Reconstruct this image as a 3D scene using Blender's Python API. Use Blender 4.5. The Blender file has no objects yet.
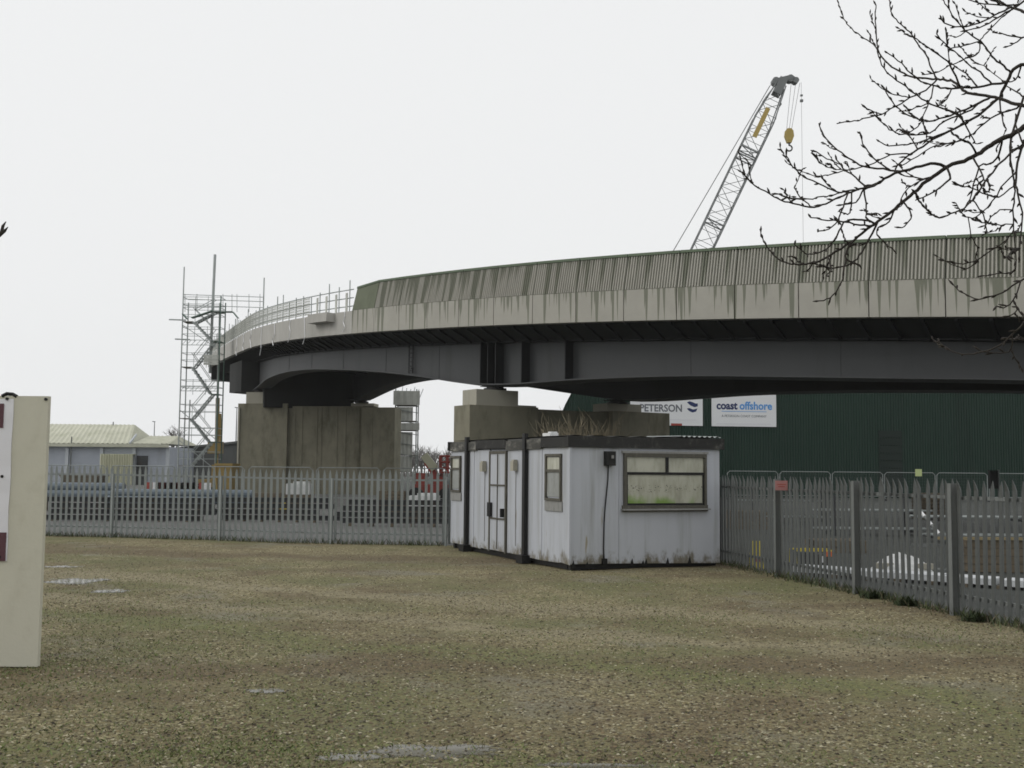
import bpy, math, random
import numpy as np
from mathutils import Vector, Matrix, noise as mnoise
random.seed(7); rng = np.random.default_rng(7)
sc = bpy.context.scene
COL = sc.collection
rad = math.radians
# ------------------------------------------------------------------ camera, sky, sun, exposure
F = 1100.0; HOR = 469.0; ROLL = rad(0.5); CAMZ = 1.87
PITCH = math.atan((HOR - 384) / F)
fwd = Vector((0, math.cos(PITCH), math.sin(PITCH)))
R0 = Vector((1, 0, 0)); U0 = Vector((0, -math.sin(PITCH), math.cos(PITCH)))
rgt = R0 * math.cos(ROLL) + U0 * math.sin(ROLL)
upv = U0 * math.cos(ROLL) - R0 * math.sin(ROLL)
cam = bpy.data.cameras.new('camera'); camo = bpy.data.objects.new('camera', cam); COL.objects.link(camo)
M3 = Matrix((rgt, upv, -fwd)).transposed().to_4x4(); M3.translation = Vector((0, 0, CAMZ))
camo.matrix_world = M3
cam.sensor_width = 36; cam.lens = F / 1024 * 36; cam.clip_end = 3000; cam.clip_start = .05
sc.camera = camo
w = bpy.data.worlds.new('World'); sc.world = w; w.use_nodes = True
SUN_EL, SUN_AZ = rad(32), rad(-95)       # azimuth from +y towards +x
wn, wl = w.node_tree.nodes, w.node_tree.links
bg = wn['Background']
sky = wn.new('ShaderNodeTexSky'); sky.sky_type = 'NISHITA'; sky.sun_disc = False
sky.sun_elevation = SUN_EL; sky.sun_rotation = SUN_AZ; sky.dust_density = 6; sky.air_density = 1.5
hs = wn.new('ShaderNodeHueSaturation'); hs.inputs['Saturation'].default_value = .12
wl.new(sky.outputs[0], hs.inputs['Color'])
mx = wn.new('ShaderNodeMix'); mx.data_type = 'RGBA'; mx.inputs[0].default_value = .93   # even cloud cover over the clear sky
wl.new(hs.outputs[0], mx.inputs[6]); mx.inputs[7].default_value = (9.15, 9.25, 9.3, 1)
wl.new(mx.outputs[2], bg.inputs[0]); bg.inputs[1].default_value = .1
sl = bpy.data.lights.new('sun', 'SUN'); sl.energy = .85; sl.angle = rad(25); sl.color = (1, .97, .93)
so = bpy.data.objects.new('sun', sl); COL.objects.link(so)
sd = Vector((math.sin(SUN_AZ) * math.cos(SUN_EL), math.cos(SUN_AZ) * math.cos(SUN_EL), math.sin(SUN_EL)))
sd.y = -abs(sd.y)                           # the brighter part of the cloud lies behind and left of the camera
sky.sun_rotation = math.atan2(sd.x, sd.y)
so.rotation_euler = sd.to_track_quat('Z', 'Y').to_euler(); so.location = (0, 0, 60)
vs = sc.view_settings; vs.view_transform = 'Standard'; vs.look = 'None'; vs.exposure = 0; vs.gamma = 1
sc.render.engine = 'CYCLES'
cy = sc.cycles; cy.use_denoising = True; cy.max_bounces = 6; cy.volume_bounces = 2; cy.diffuse_bounces = 4
cy.filter_width = 1.7; cy.volume_max_steps = 64; cy.caustics_reflective = False; cy.caustics_refractive = False

def ray(px, py):
    u, v = px - 512, py - 384
    return (fwd * F + rgt * u - upv * v) / F
def at(px, py, depth):                      # point at a given distance (world y) on the ray through a pixel
    d = ray(px, py); return Vector((0, 0, CAMZ)) + d * (depth / d.y)
def ground_at(px, py, z=0.0):
    d = ray(px, py); return Vector((0, 0, CAMZ)) + d * ((z - CAMZ) / d.z)

# ------------------------------------------------------------------ helpers
def link(o): COL.objects.link(o); return o
def tag(o, label=None, cat=None, group=None, kind=None):
    if label: o['label'] = label
    if cat: o['category'] = cat
    if group: o['group'] = group
    if kind: o['kind'] = kind
    return o
def thing(name, loc, label, cat, group=None, rz=0):
    o = link(bpy.data.objects.new(name, None)); o.location = loc; o.rotation_euler = (0, 0, rz)
    o.empty_display_size = .2
    return tag(o, label, cat, group)
class MB:
    def __init__(s): s.v = []; s.f = []; s.m = []; s.uv = []
    def add(s, vs, fs, m=0, uv=None):
        b = len(s.v); s.v += [tuple(x) for x in vs]; s.f += [tuple(i + b for i in f) for f in fs]; s.m += [m] * len(fs)
        s.uv += uv if uv else [(x[0] + x[1], x[2]) for x in vs]
        return s
    def hexa(s, p, m=0, uv=None):           # 8 corners: bottom 4 ccw, top 4 ccw
        return s.add(p, [(0, 3, 2, 1), (4, 5, 6, 7), (0, 1, 5, 4), (1, 2, 6, 5), (2, 3, 7, 6), (3, 0, 4, 7)], m, uv)
    def box(s, c, d, m=0, rz=0):
        x, y, z = d[0] / 2, d[1] / 2, d[2] / 2; ca, sa = math.cos(rz), math.sin(rz)
        P = [(-x, -y, -z), (x, -y, -z), (x, y, -z), (-x, y, -z), (-x, -y, z), (x, -y, z), (x, y, z), (-x, y, z)]
        return s.hexa([(c[0] + a * ca - b * sa, c[1] + a * sa + b * ca, c[2] + e) for a, b, e in P], m)
    def beam(s, a, b, wd, h, m=0, up=(0, 0, 1)):
        a, b = Vector(a), Vector(b); d = (b - a).normalized(); U = Vector(up)
        r = d.cross(U)
        if r.length < 1e-4: r = d.cross(Vector((1, 0, 0)))
        r.normalize(); q = r.cross(d).normalized(); r *= wd / 2; q *= h / 2
        return s.hexa([a - r - q, a + r - q, b + r - q, b - r - q, a - r + q, a + r + q, b + r + q, b - r + q], m)
    def tube(s, pts, rs, n=6, m=0, cap=True):
        pts = [Vector(p) for p in pts]
        if not isinstance(rs, (list, tuple)): rs = [rs] * len(pts)
        b = len(s.v); k = len(pts); prev = None
        for i, p in enumerate(pts):
            d = (pts[min(i + 1, k - 1)] - pts[max(i - 1, 0)])
            if d.length < 1e-7: d = Vector((0, 0, 1))
            d.normalize()
            if prev is None:
                r = d.orthogonal().normalized()
            else:
                r = prev - d * prev.dot(d)
                r = r.normalized() if r.length > 1e-5 else d.orthogonal().normalized()
            prev = r; q = d.cross(r)
            for j in range(n):
                a = 2 * math.pi * j / n
                v = p + (r * math.cos(a) + q * math.sin(a)) * rs[i]
                s.v.append(tuple(v)); s.uv.append((j / n, i))
        for i in range(k - 1):
            for j in range(n):
                s.f.append((b + i * n + j, b + i * n + (j + 1) % n, b + (i + 1) * n + (j + 1) % n, b + (i + 1) * n + j)); s.m.append(m)
        if cap:
            s.f.append(tuple(b + j for j in reversed(range(n)))); s.m.append(m)
            s.f.append(tuple(b + (k - 1) * n + j for j in range(n))); s.m.append(m)
        return s
    def prism(s, poly, z0, z1, m=0):        # plan polygon ccw, extruded
        n = len(poly)
        V = [(p[0], p[1], z0) for p in poly] + [(p[0], p[1], z1) for p in poly]
        return s.add(V, [tuple(reversed(range(n))), tuple(range(n, 2 * n))] + [(i, (i + 1) % n, n + (i + 1) % n, n + i) for i in range(n)], m)
    def mesh(s, name, mats, off=(0, 0, 0), smooth=False, uv=False):
        me = bpy.data.meshes.new(name)
        o = Vector(off)
        me.from_pydata([(x - o.x, y - o.y, z - o.z) for x, y, z in s.v], [], s.f)
        for k in (mats if isinstance(mats, (list, tuple)) else [mats]): me.materials.append(k)
        if any(s.m): me.polygons.foreach_set('material_index', s.m)
        if smooth: me.polygons.foreach_set('use_smooth', [True] * len(me.polygons))
        if uv:
            L = me.uv_layers.new(name='UVMap'); li = np.empty(len(me.loops), np.int32); me.loops.foreach_get('vertex_index', li)
            L.data.foreach_set('uv', np.array(s.uv, np.float32)[li].ravel())
        me.update(); return me
    def build(s, name, mats, parent=None, world=True, smooth=False, uv=False):
        off = wloc(parent) if (parent and world) else (0, 0, 0)
        o = link(bpy.data.objects.new(name, s.mesh(name, mats, off, smooth, uv)))
        if parent: o.parent = parent
        return o
def wloc(o):
    v = Vector(o.location)
    while o.parent: o = o.parent; v += o.location
    return v
def inst(name, me, parent, loc, rz=0, scale=None):
    o = link(bpy.data.objects.new(name, me)); o.parent = parent; o.location = loc; o.rotation_euler = (0, 0, rz)
    if scale: o.scale = scale
    return o

# ------------------------------------------------------------------ materials
def newmat(name):
    m = bpy.data.materials.new(name); m.use_nodes = True
    nt = m.node_tree; return m, nt.nodes, nt.links, nt.nodes['Principled BSDF']
def ramp(N, stops):
    r = N.new('ShaderNodeValToRGB'); e = r.color_ramp.elements
    while len(e) > 1: e.remove(e[-1])
    e[0].position = stops[0][0]; e[0].color = (*stops[0][1], 1)
    for p, c in stops[1:]:
        x = e.new(p); x.color = (*c, 1)
    return r
def mul(c, k): return tuple(x * k for x in c)
def mixc(N, L, fac, a, b):
    x = N.new('ShaderNodeMix'); x.data_type = 'RGBA'
    for sck, val in ((0, fac), (6, a), (7, b)):
        if isinstance(val, (int, float)): x.inputs[sck].default_value = val
        elif isinstance(val, tuple): x.inputs[sck].default_value = (*val, 1)
        else: L.new(val, x.inputs[sck])
    return x.outputs[2]
def tex(N, L, scale, detail=4, stretch=(1, 1, 1), rough=.6, coord='Object'):
    tc = N.new('ShaderNodeTexCoord'); mp = N.new('ShaderNodeMapping'); mp.inputs['Scale'].default_value = stretch
    if coord == 'World':
        g = N.new('ShaderNodeNewGeometry'); L.new(g.outputs['Position'], mp.inputs[0])
    else: L.new(tc.outputs[coord], mp.inputs[0])
    n = N.new('ShaderNodeTexNoise'); n.inputs['Scale'].default_value = scale; n.inputs['Detail'].default_value = detail
    n.inputs['Roughness'].default_value = rough; L.new(mp.outputs[0], n.inputs['Vector']); return n.outputs['Fac']
def sstep(N, L, v, a, b):
    r = N.new('ShaderNodeMapRange'); r.interpolation_type = 'SMOOTHSTEP'; r.inputs[1].default_value = a; r.inputs[2].default_value = b
    L.new(v, r.inputs[0]); return r.outputs[0]
def worn(name, base, rough=.7, dirt=None, dirt_amt=.5, scale=3, stretch=(1, 1, .25), metal=0, var=.25, bump=.15, spots=None, coord='Object', spec=.25):
    m, N, L, B = newmat(name)
    n1 = tex(N, L, scale, 6, (1, 1, 1), .65, coord)
    c = mixc(N, L, n1, mul(base, 1 - var), mul(base, 1 + var))
    if dirt:
        n2 = tex(N, L, scale * 1.7, 6, stretch, .7, coord)
        c = mixc(N, L, sstep(N, L, n2, 1 - dirt_amt - .12, 1 - dirt_amt + .22), c, dirt)
    if spots:
        n3 = tex(N, L, scale * 6, 3, (1, 1, 1), .6, coord)
        c = mixc(N, L, sstep(N, L, n3, .62, .7), c, spots)
    L.new(c, B.inputs['Base Color']); B.inputs['Roughness'].default_value = rough; B.inputs['Metallic'].default_value = metal; B.inputs['Specular IOR Level'].default_value = spec
    if bump:
        bn = N.new('ShaderNodeBump'); bn.inputs['Strength'].default_value = bump; bn.inputs['Distance'].default_value = .02
        L.new(tex(N, L, scale * 8, 5, (1, 1, 1), .6, coord), bn.inputs['Height']); L.new(bn.outputs[0], B.inputs['Normal'])
    return m
MT = {}
MT['concrete'] = worn('pier_concrete', (.215, .203, .15), .85, (.105, .1, .068), .45, .8, (1, 1, .35), var=.35)
MT['concrete_pale'] = worn('pale_concrete', (.36, .345, .285), .85, (.22, .21, .16), .35, .6, (1, 1, .15), var=.15)
MT['deck_shaded'] = worn('deck_soffit_shaded', (.024, .025, .024), .9, (.015, .015, .015), .4, .5)  # near black: the shade under the bridge is put into the concrete colour
MT['girder'] = worn('girder_paint', (.056, .059, .061), .55, (.034, .036, .036), .38, .45, (1, 1, .1), var=.14, bump=.05)
MT['girder_shaded'] = worn('girder_paint_shaded', (.016, .017, .018), .6, (.011, .011, .011), .4, .8, bump=.05)  # shaded copy of the girder paint, for stiffeners and parts under the deck
MT['black'] = worn('black_rubber', (.018, .018, .018), .6, var=.3)
MT['galv'] = worn('galvanised_steel', (.32, .345, .34), .55, (.2, .21, .2), .42, 2.5, (1, 1, .3), metal=.25, var=.2)
MT['galv_old'] = worn('weathered_galvanised_steel', (.17, .18, .175), .6, (.1, .108, .1), .45, 2.5, (1, 1, .3), metal=.2, var=.25)
MT['tube'] = worn('scaffold_tube', (.36, .39, .38), .5, (.16, .17, .16), .4, 1, metal=.4, bump=0)
MT['tube_green'] = worn('green_scaffold_steel', (.1, .16, .13), .55, (.14, .15, .14), .4, 1, bump=0)
MT['plank'] = worn('scaffold_board', (.2, .19, .16), .8, (.1, .1, .08), .4, 2)
MT['net'] = worn('debris_sheeting', (.5, .51, .47), .8, (.36, .37, .33), .45, .8)
MT['yellow'] = worn('yellow_paint', (.32, .23, .08), .6, (.2, .15, .06), .35, 3)
MT['yellow2'] = worn('bright_yellow_plastic', (.62, .5, .03), .5, (.3, .25, .05), .3, 6)
MT['red'] = worn('red_paint', (.32, .065, .05), .6, (.17, .05, .04), .4, 3)
MT['orange'] = worn('orange_plastic', (.7, .14, .03), .5, var=.15)
MT['white'] = worn('white_plastic', (.72, .73, .73), .5, (.5, .5, .47), .35, 3)
MT['sign_white'] = worn('sign_white_paint', (.8, .81, .82), .5, (.62, .63, .62), .3, .4, var=.04, bump=0)
MT['navy'] = worn('navy_lettering', (.02, .035, .12), .5, var=.05, bump=0)
MT['blue'] = worn('blue_lettering', (.1, .33, .72), .5, var=.05, bump=0)
MT['greytext'] = worn('grey_lettering', (.16, .17, .19), .5, var=.05, bump=0)
MT['green_clad'] = worn('dark_green_cladding', (.016, .04, .028), .7, (.011, .027, .019), .4, .25, (1, 1, .06), var=.15, bump=.04)
MT['green_door'] = worn('dark_green_door', (.012, .022, .017), .7, var=.15)
MT['pinkred'] = worn('faded_red_plate', (.36, .17, .16), .6, (.5, .4, .36), .3, 8)
MT['limeplate'] = worn('pale_green_plate', (.52, .6, .28), .6, var=.1)
MT['timber'] = worn('rough_timber', (.15, .125, .09), .85, (.08, .068, .05), .45, 2.5, (.3, .3, 3))
MT['timber_y'] = worn('yellow_softwood', (.27, .22, .12), .8, (.17, .14, .08), .35, 3)
MT['steel_dark'] = worn('dark_steel', (.055, .058, .06), .55, (.09, .065, .045), .4, 2, metal=.3)
MT['pipe_blue'] = worn('blue_grey_pipe', (.13, .16, .185), .5, (.09, .105, .12), .35, 1.2)
MT['tarp'] = worn('pale_tarpaulin', (.55, .56, .55), .6, (.36, .37, .35), .4, 3)
MT['block'] = worn('white_foam_board', (.55, .57, .58), .7, (.38, .4, .4), .35, 3)
MT['cabin_white'] = worn('cabin_white_panel', (.45, .47, .51), .6, (.3, .31, .31), .42, 1.3, (1.6, 1.6, .1), var=.08, bump=.05)
MT['cabin_trim'] = worn('cabin_black_trim', (.03, .03, .029), .8, (.16, .155, .14), .36, 4, (1, 1, .6))
MT['cabin_trim2'] = worn('cabin_peeling_trim', (.06, .06, .055), .8, (.3, .29, .26), .45, 3.5, (1, .5, 1))
def grime(m):                                       # splashed dirt along the foot of the panels, rust runs
    N, L = m.node_tree.nodes, m.node_tree.links; B = N['Principled BSDF']; src = B.inputs['Base Color'].links[0].from_socket
    tc = N.new('ShaderNodeTexCoord'); sp = N.new('ShaderNodeSeparateXYZ'); L.new(tc.outputs['Object'], sp.inputs[0])
    a = N.new('ShaderNodeMath'); a.operation = 'MULTIPLY_ADD'; L.new(tex(N, L, 5, 6, (1, 1, .5), .75), a.inputs[0]); a.inputs[1].default_value = -1.3; L.new(sp.outputs[2], a.inputs[2])
    k = sstep(N, L, a.outputs[0], -.33, -.62); c = mixc(N, L, k, src, (.17, .155, .12))
    r = sstep(N, L, tex(N, L, 3.2, 4, (1.5, 1.5, .18), .6), .66, .74); c = mixc(N, L, r, c, (.3, .27, .2)); L.new(c, B.inputs['Base Color'])
grime(MT['cabin_white'])
MT['cabin_frame'] = worn('cabin_brown_frame', (.09, .085, .07), .7, (.18, .17, .14), .4, 8)
MT['cabin_grey'] = worn('cabin_grey_sill', (.26, .26, .25), .7, (.14, .14, .13), .4, 6)
MT['cabin_black'] = worn('cabin_black_steel', (.014, .014, .014), .5, (.04, .035, .03), .35, 6)
MT['roof_felt'] = worn('roof_felt', (.1, .1, .095), .9, (.2, .2, .18), .35, 3)
MT['board'] = worn('painted_plywood', (.56, .545, .45), .7, (.46, .44, .35), .4, 2.2, (1, 1, .6), var=.05)
MT['banner'] = worn('vinyl_banner', (.72, .72, .75), .4, var=.05, bump=0)
MT['maroon'] = worn('maroon_print', (.1, .045, .055), .4, var=.2, bump=0)
MT['roof_pale'] = worn('mossy_cement_roof', (.52, .52, .42), .85, (.4, .41, .31), .45, .5, (1, 1, 1))
MT['shed_wall'] = worn('pale_blue_shed_wall', (.4, .43, .48), .8, (.32, .34, .37), .4, .4)
MT['shed_trim'] = worn('pale_shed_pilaster', (.5, .53, .56), .8, var=.1)
MT['cream_clad'] = worn('cream_corrugated_steel', (.5, .5, .37), .6, (.4, .4, .29), .4, .8, (1, 1, .1))
MT['bank'] = worn('grey_ramp_wall', (.12, .125, .12), .85, (.08, .085, .08), .4, .3)
MT['bark'] = worn('dark_bark', (.034, .029, .025), .85, (.06, .06, .04), .35, 6, bump=.3)
MT['bark_hazed'] = worn('far_bark_hazed', (.13, .12, .11), .9, var=.2, bump=0)  # bark paled so its colour carries the distance haze
MT['twig_tan'] = worn('dry_tan_twig', (.26, .225, .155), .85, (.09, .08, .05), .4, 4, bump=0)
MT['weed'] = worn('dark_weed_leaf', (.035, .05, .02), .8, (.06, .05, .02), .4, 6, bump=0)
MT['crane'] = worn('crane_hazed_steel', (.17, .18, .18), .6, (.11, .11, .11), .4, .5, bump=0)  # grey lightened: distance haze is mixed into the steel colour
MT['crane_y'] = worn('crane_ochre_paint', (.42, .31, .09), .6, var=.15, bump=0)
MT['cable'] = worn('steel_rope', (.2, .2, .2), .6, var=.1, bump=0)
# window panes: milky, algae at the foot
def pane_mat():
    m, N, L, B = newmat('milky_pane')
    tc = N.new('ShaderNodeTexCoord'); sp = N.new('ShaderNodeSeparateXYZ'); L.new(tc.outputs['Object'], sp.inputs[0])
    n = tex(N, L, 2.6, 5, (1, 1, 1)); n2 = tex(N, L, 6, 4, (1, 1, .3))
    c = mixc(N, L, sstep(N, L, n2, .35, .75), (.46, .46, .38), (.31, .31, .24))
    ad = N.new('ShaderNodeMath'); ad.operation = 'MULTIPLY_ADD'; L.new(n, ad.inputs[0]); ad.inputs[1].default_value = .55; L.new(sp.outputs[2], ad.inputs[2])
    low = sstep(N, L, ad.outputs[0], 1.75, 1.5)
    side = sstep(N, L, tex(N, L, 1.6, 2, (1, 1, .3)), .45, .58)
    mm = N.new('ShaderNodeMath'); mm.operation = 'MULTIPLY'; L.new(low, mm.inputs[0]); L.new(side, mm.inputs[1])
    c = mixc(N, L, mm.outputs[0], c, (.2, .31, .08))
    smg = N.new('ShaderNodeMath'); smg.operation = 'MULTIPLY'
    L.new(sstep(N, L, tex(N, L, 26, 2, (1, 1, 1.3)), .62, .68), smg.inputs[0]); 
    ab = N.new('ShaderNodeMath'); ab.operation = 'COMPARE'; L.new(sp.outputs[2], ab.inputs[0]); ab.inputs[1].default_value = 1.52; ab.inputs[2].default_value = .07; L.new(ab.outputs[0], smg.inputs[1])
    c = mixc(N, L, smg.outputs[0], c, (.07, .07, .06))
    L.new(c, B.inputs['Base Color']); B.inputs['Roughness'].default_value = .18; return m
MT['pane'] = pane_mat()
MT['pane_dark'] = worn('grimy_pane', (.3, .31, .3), .2, (.2, .2, .18), .4, 4, bump=0)
# parapet concrete with algae drips; UV = (metres along, metres above the plain face's top edge)
def parapet_mat(name, groove=False, drips=True, base=(.36, .348, .305)):
    m, N, L, B = newmat(name)
    uv = N.new('ShaderNodeUVMap'); uv.uv_map = 'UVMap'; sp = N.new('ShaderNodeSeparateXYZ'); L.new(uv.outputs[0], sp.inputs[0])
    def n1d(scale, detail, seed):
        n = N.new('ShaderNodeTexNoise'); n.noise_dimensions = '1D'; n.inputs['Scale'].default_value = scale; n.inputs['Detail'].default_value = detail
        a = N.new('ShaderNodeMath'); a.inputs[1].default_value = seed; L.new(sp.outputs[0], a.inputs[0]); L.new(a.outputs[0], n.inputs['W']); return n.outputs['Fac']
    n0 = tex(N, L, .9, 6, (1, 1, 1), .65, 'World'); c = mixc(N, L, n0, mul(base, .8), mul(base, 1.17))
    algae = (.12, .13, .09)
    if drips:
        # below the edge: drips of varying length, narrowing downwards
        d1 = n1d(5.5, 2, 3.1); d2 = n1d(1.1, 1, 40.)
        s_ = N.new('ShaderNodeMath'); s_.operation = 'MULTIPLY_ADD'; L.new(d2, s_.inputs[0]); s_.inputs[1].default_value = .55; L.new(d1, s_.inputs[2])
        q = N.new('ShaderNodeMath'); q.operation = 'MULTIPLY_ADD'; L.new(sp.outputs[1], q.inputs[0]); q.inputs[1].default_value = .17; L.new(s_.outputs[0], q.inputs[2])
        low = sstep(N, L, q.outputs[0], .77, .82)
        # on the ribbed face: broader curtains from the coping down
        u1 = n1d(2.6, 3, 12.)
        q2 = N.new('ShaderNodeMath'); q2.operation = 'MULTIPLY_ADD'; L.new(sp.outputs[1], q2.inputs[0]); q2.inputs[1].default_value = .1; L.new(u1, q2.inputs[2])
        upm = sstep(N, L, q2.outputs[0], .53, .63)
        far = N.new('ShaderNodeMath'); far.operation = 'MULTIPLY_ADD'; far.inputs[1].default_value = .006; far.inputs[2].default_value = 0; L.new(sp.outputs[0], far.inputs[0])
        q3 = N.new('ShaderNodeMath'); L.new(q2.outputs[0], q3.inputs[0]); L.new(far.outputs[0], q3.inputs[1])
        upm = sstep(N, L, q3.outputs[0], .66, .76)
        gt = N.new('ShaderNodeMath'); gt.operation = 'GREATER_THAN'; L.new(sp.outputs[1], gt.inputs[0]); gt.inputs[1].default_value = 0.0
        k = N.new('ShaderNodeMix'); L.new(gt.outputs[0], k.inputs[0]); L.new(low, k.inputs[2]); L.new(upm, k.inputs[3])
        kk = N.new('ShaderNodeMath'); kk.operation = 'MULTIPLY'; L.new(k.outputs[0], kk.inputs[0]); kk.inputs[1].default_value = .8
        c = mixc(N, L, kk.outputs[0], c, algae)
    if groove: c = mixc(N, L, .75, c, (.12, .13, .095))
    L.new(c, B.inputs['Base Color']); B.inputs['Roughness'].default_value = .85
    bn = N.new('ShaderNodeBump'); bn.inputs['Strength'].default_value = .2; bn.inputs['Distance'].default_value = .02
    L.new(tex(N, L, 9, 5, (1, 1, 1), .6, 'World'), bn.inputs['Height']); L.new(bn.outputs[0], B.inputs['Normal'])
    return m
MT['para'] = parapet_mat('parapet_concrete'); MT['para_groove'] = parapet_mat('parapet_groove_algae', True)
MT['coping'] = worn('mossy_coping', (.105, .135, .09), .85, (.17, .18, .14), .35, .8, coord='World')
MT['fascia'] = worn('new_fascia_concrete', (.40, .39, .36), .8, (.29, .285, .255), .4, .5, (1, 1, .2), coord='World')
MT['para_dark'] = worn('mossy_end_panel', (.13, .145, .1), .85, (.1, .11, .075), .4, .8, coord='World')

# ------------------------------------------------------------------ ground
FA, FB = Vector((-10.05, 28.0)), Vector((-4.33, 27.2))          # two points of the back fence
fdir = (FB - FA).normalized(); CORNER_X = 3.05
def fence_y(x): return FA.y + (x - FA.x) * fdir.y / fdir.x
RF = [Vector((CORNER_X, fence_y(CORNER_X))), Vector((4.28, 22.6)), Vector((4.85, 19.9)), Vector((5.42, 17.2)), Vector((5.95, 14.75)), Vector((6.6, 12.1)), Vector((7.25, 9.45)), Vector((7.9, 6.8))]
PUD = []
def gz(x, y):
    k = min(max((-x - 3) / 8, 0), 1) * min(max((y - 8) / 18, 0), 1)
    z = .07 * k * k * (3 - 2 * k)
    if y < 60: z += .022 * (mnoise.noise((x * .35, y * .35, 1.3)) + .5 * mnoise.noise((x * .9, y * .9, 4.7))) * min(1, max(0, (60 - y) / 30))
    for a, b, rx, ry in PUD:
        k = math.exp(-(((x - a) / (rx * 1.5)) ** 2 + ((y - b) / (ry * 1.5)) ** 2)); z = z * (1 - k) - .008 * k
    return z
PUDPX = [(425, 750, .5, .2, 1.7), (350, 757, .25, .1, 5.2), (600, 765, .4, .07, 9.1), (268, 690, .22, .1, 2.2), (76, 581, .55, .5, 3.3), (112, 591, .35, .28, 7.3), (60, 567, .45, .22, 6.1)]
PUD += [(ground_at(a, b).x, ground_at(a, b).y, rx, ry) for a, b, rx, ry, _ in PUDPX]
def ground_mat():
    m, N, L, B = newmat('gravel_and_turf')
    g = N.new('ShaderNodeNewGeometry'); P = g.outputs['Position']
    def noi(scale, detail=4, rough=.6, off=0):
        mp = N.new('ShaderNodeMapping'); mp.inputs['Location'].default_value = (off, off * .7, 0); L.new(P, mp.inputs[0])
        n = N.new('ShaderNodeTexNoise'); n.inputs['Scale'].default_value = scale; n.inputs['Detail'].default_value = detail; n.inputs['Roughness'].default_value = rough
        L.new(mp.outputs[0], n.inputs['Vector']); return n.outputs['Fac']
    v = N.new('ShaderNodeTexVoronoi'); v.inputs['Scale'].default_value = 36; L.new(P, v.inputs['Vector'])
    spx = N.new('ShaderNodeSeparateColor'); L.new(v.outputs['Color'], spx.inputs[0])
    r = ramp(N, [(0, (.03, .024, .012)), (.2, (.1, .082, .042)), (.45, (.195, .165, .085)), (.65, (.165, .15, .085)), (.85, (.28, .245, .14)), (.96, (.42, .385, .26)), (1, (.55, .52, .42))])
    L.new(spx.outputs[0], r.inputs[0]); c = r.outputs[0]
    c = mixc(N, L, sstep(N, L, noi(.42, 6, .7, 3), .44, .62), c, mixc(N, L, spx.outputs[1], (.03, .02, .01), (.15, .105, .055)))   # leaf mould
    c = mixc(N, L, sstep(N, L, noi(.3, 6, .7, 20), .44, .63), c, mixc(N, L, spx.outputs[2], (.045, .058, .018), (.15, .155, .055)))   # moss and turf
    c = mixc(N, L, sstep(N, L, noi(.5, 5, .65, 41), .53, .67), c, mixc(N, L, spx.outputs[1], (.1, .095, .075), (.22, .21, .17)))   # bare grey grit
    sp0 = N.new('ShaderNodeSeparateXYZ'); L.new(P, sp0.inputs[0])
    def band(slope, icpt, half, soft, seed):                 # a worn wheel track across the ground
        y = N.new('ShaderNodeMath'); y.operation = 'MULTIPLY_ADD'; L.new(sp0.outputs[0], y.inputs[0]); y.inputs[1].default_value = -slope; L.new(sp0.outputs[1], y.inputs[2])
        w1 = N.new('ShaderNodeMath'); w1.operation = 'MULTIPLY_ADD'; L.new(noi(.35, 3, .6, seed), w1.inputs[0]); w1.inputs[1].default_value = 3.0; L.new(y.outputs[0], w1.inputs[2])
        d = N.new('ShaderNodeMath'); d.operation = 'SUBTRACT'; L.new(w1.outputs[0], d.inputs[0]); d.inputs[1].default_value = icpt + 1.5
        ab = N.new('ShaderNodeMath'); ab.operation = 'ABSOLUTE'; L.new(d.outputs[0], ab.inputs[0])
        e = N.new('ShaderNodeMath'); e.operation = 'MULTIPLY_ADD'; L.new(noi(2.2, 5, .7, seed + 4), e.inputs[0]); e.inputs[1].default_value = 1.1; L.new(ab.outputs[0], e.inputs[2])
        return sstep(N, L, e.outputs[0], half + soft + .5, half + .35)
    grit = mixc(N, L, spx.outputs[1], (.1, .09, .06), (.32, .285, .19))
    dark = mixc(N, L, spx.outputs[2], (.03, .022, .011), (.15, .105, .055))
    turf = mixc(N, L, spx.outputs[1], (.05, .068, .018), (.16, .175, .055))
    c = mixc(N, L, band(-.44, 15.6, .3, .5, 2), c, grit); c = mixc(N, L, band(-.42, 13.2, .25, .45, 7), c, grit)
    c = mixc(N, L, band(-.12, 22.6, .35, .7, 13), c, dark); c = mixc(N, L, band(.1, 10.6, .25, .5, 17), c, dark)
    c = mixc(N, L, band(-.5, 11.2, .15, .6, 23), c, turf); c = mixc(N, L, band(-.1, 7.2, .1, .35, 31), c, turf)
    fine = noi(70, 3, .7); c = mixc(N, L, .3, c, mixc(N, L, fine, mul((.2, .178, .1), .05), mul((.25, .222, .14), 1.3)))
    # yard surface beyond the fences: grey hardstanding
    sp = N.new('ShaderNodeSeparateXYZ'); L.new(P, sp.inputs[0])
    def lin(a, b, cc):
        x = N.new('ShaderNodeMath'); x.operation = 'MULTIPLY_ADD'; L.new(sp.outputs[0], x.inputs[0]); x.inputs[1].default_value = a; x.inputs[2].default_value = cc
        y = N.new('ShaderNodeMath'); y.operation = 'MULTIPLY_ADD'; L.new(sp.outputs[1], y.inputs[0]); y.inputs[1].default_value = b; L.new(x.outputs[0], y.inputs[2]); return y.outputs[0]
    sl_ = fdir.y / fdir.x
    d1 = lin(-sl_, 1, -(FA.y - FA.x * sl_))
    a, b = RF[1], RF[6]; t = (b - a).normalized(); nrm = Vector((-t.y, t.x)); 
    d2 = lin(nrm.x, nrm.y, -(nrm.x * a.x + nrm.y * a.y))
    mxm = N.new('ShaderNodeMath'); mxm.operation = 'MAXIMUM'; L.new(d1, mxm.inputs[0]); L.new(d2, mxm.inputs[1])
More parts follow.
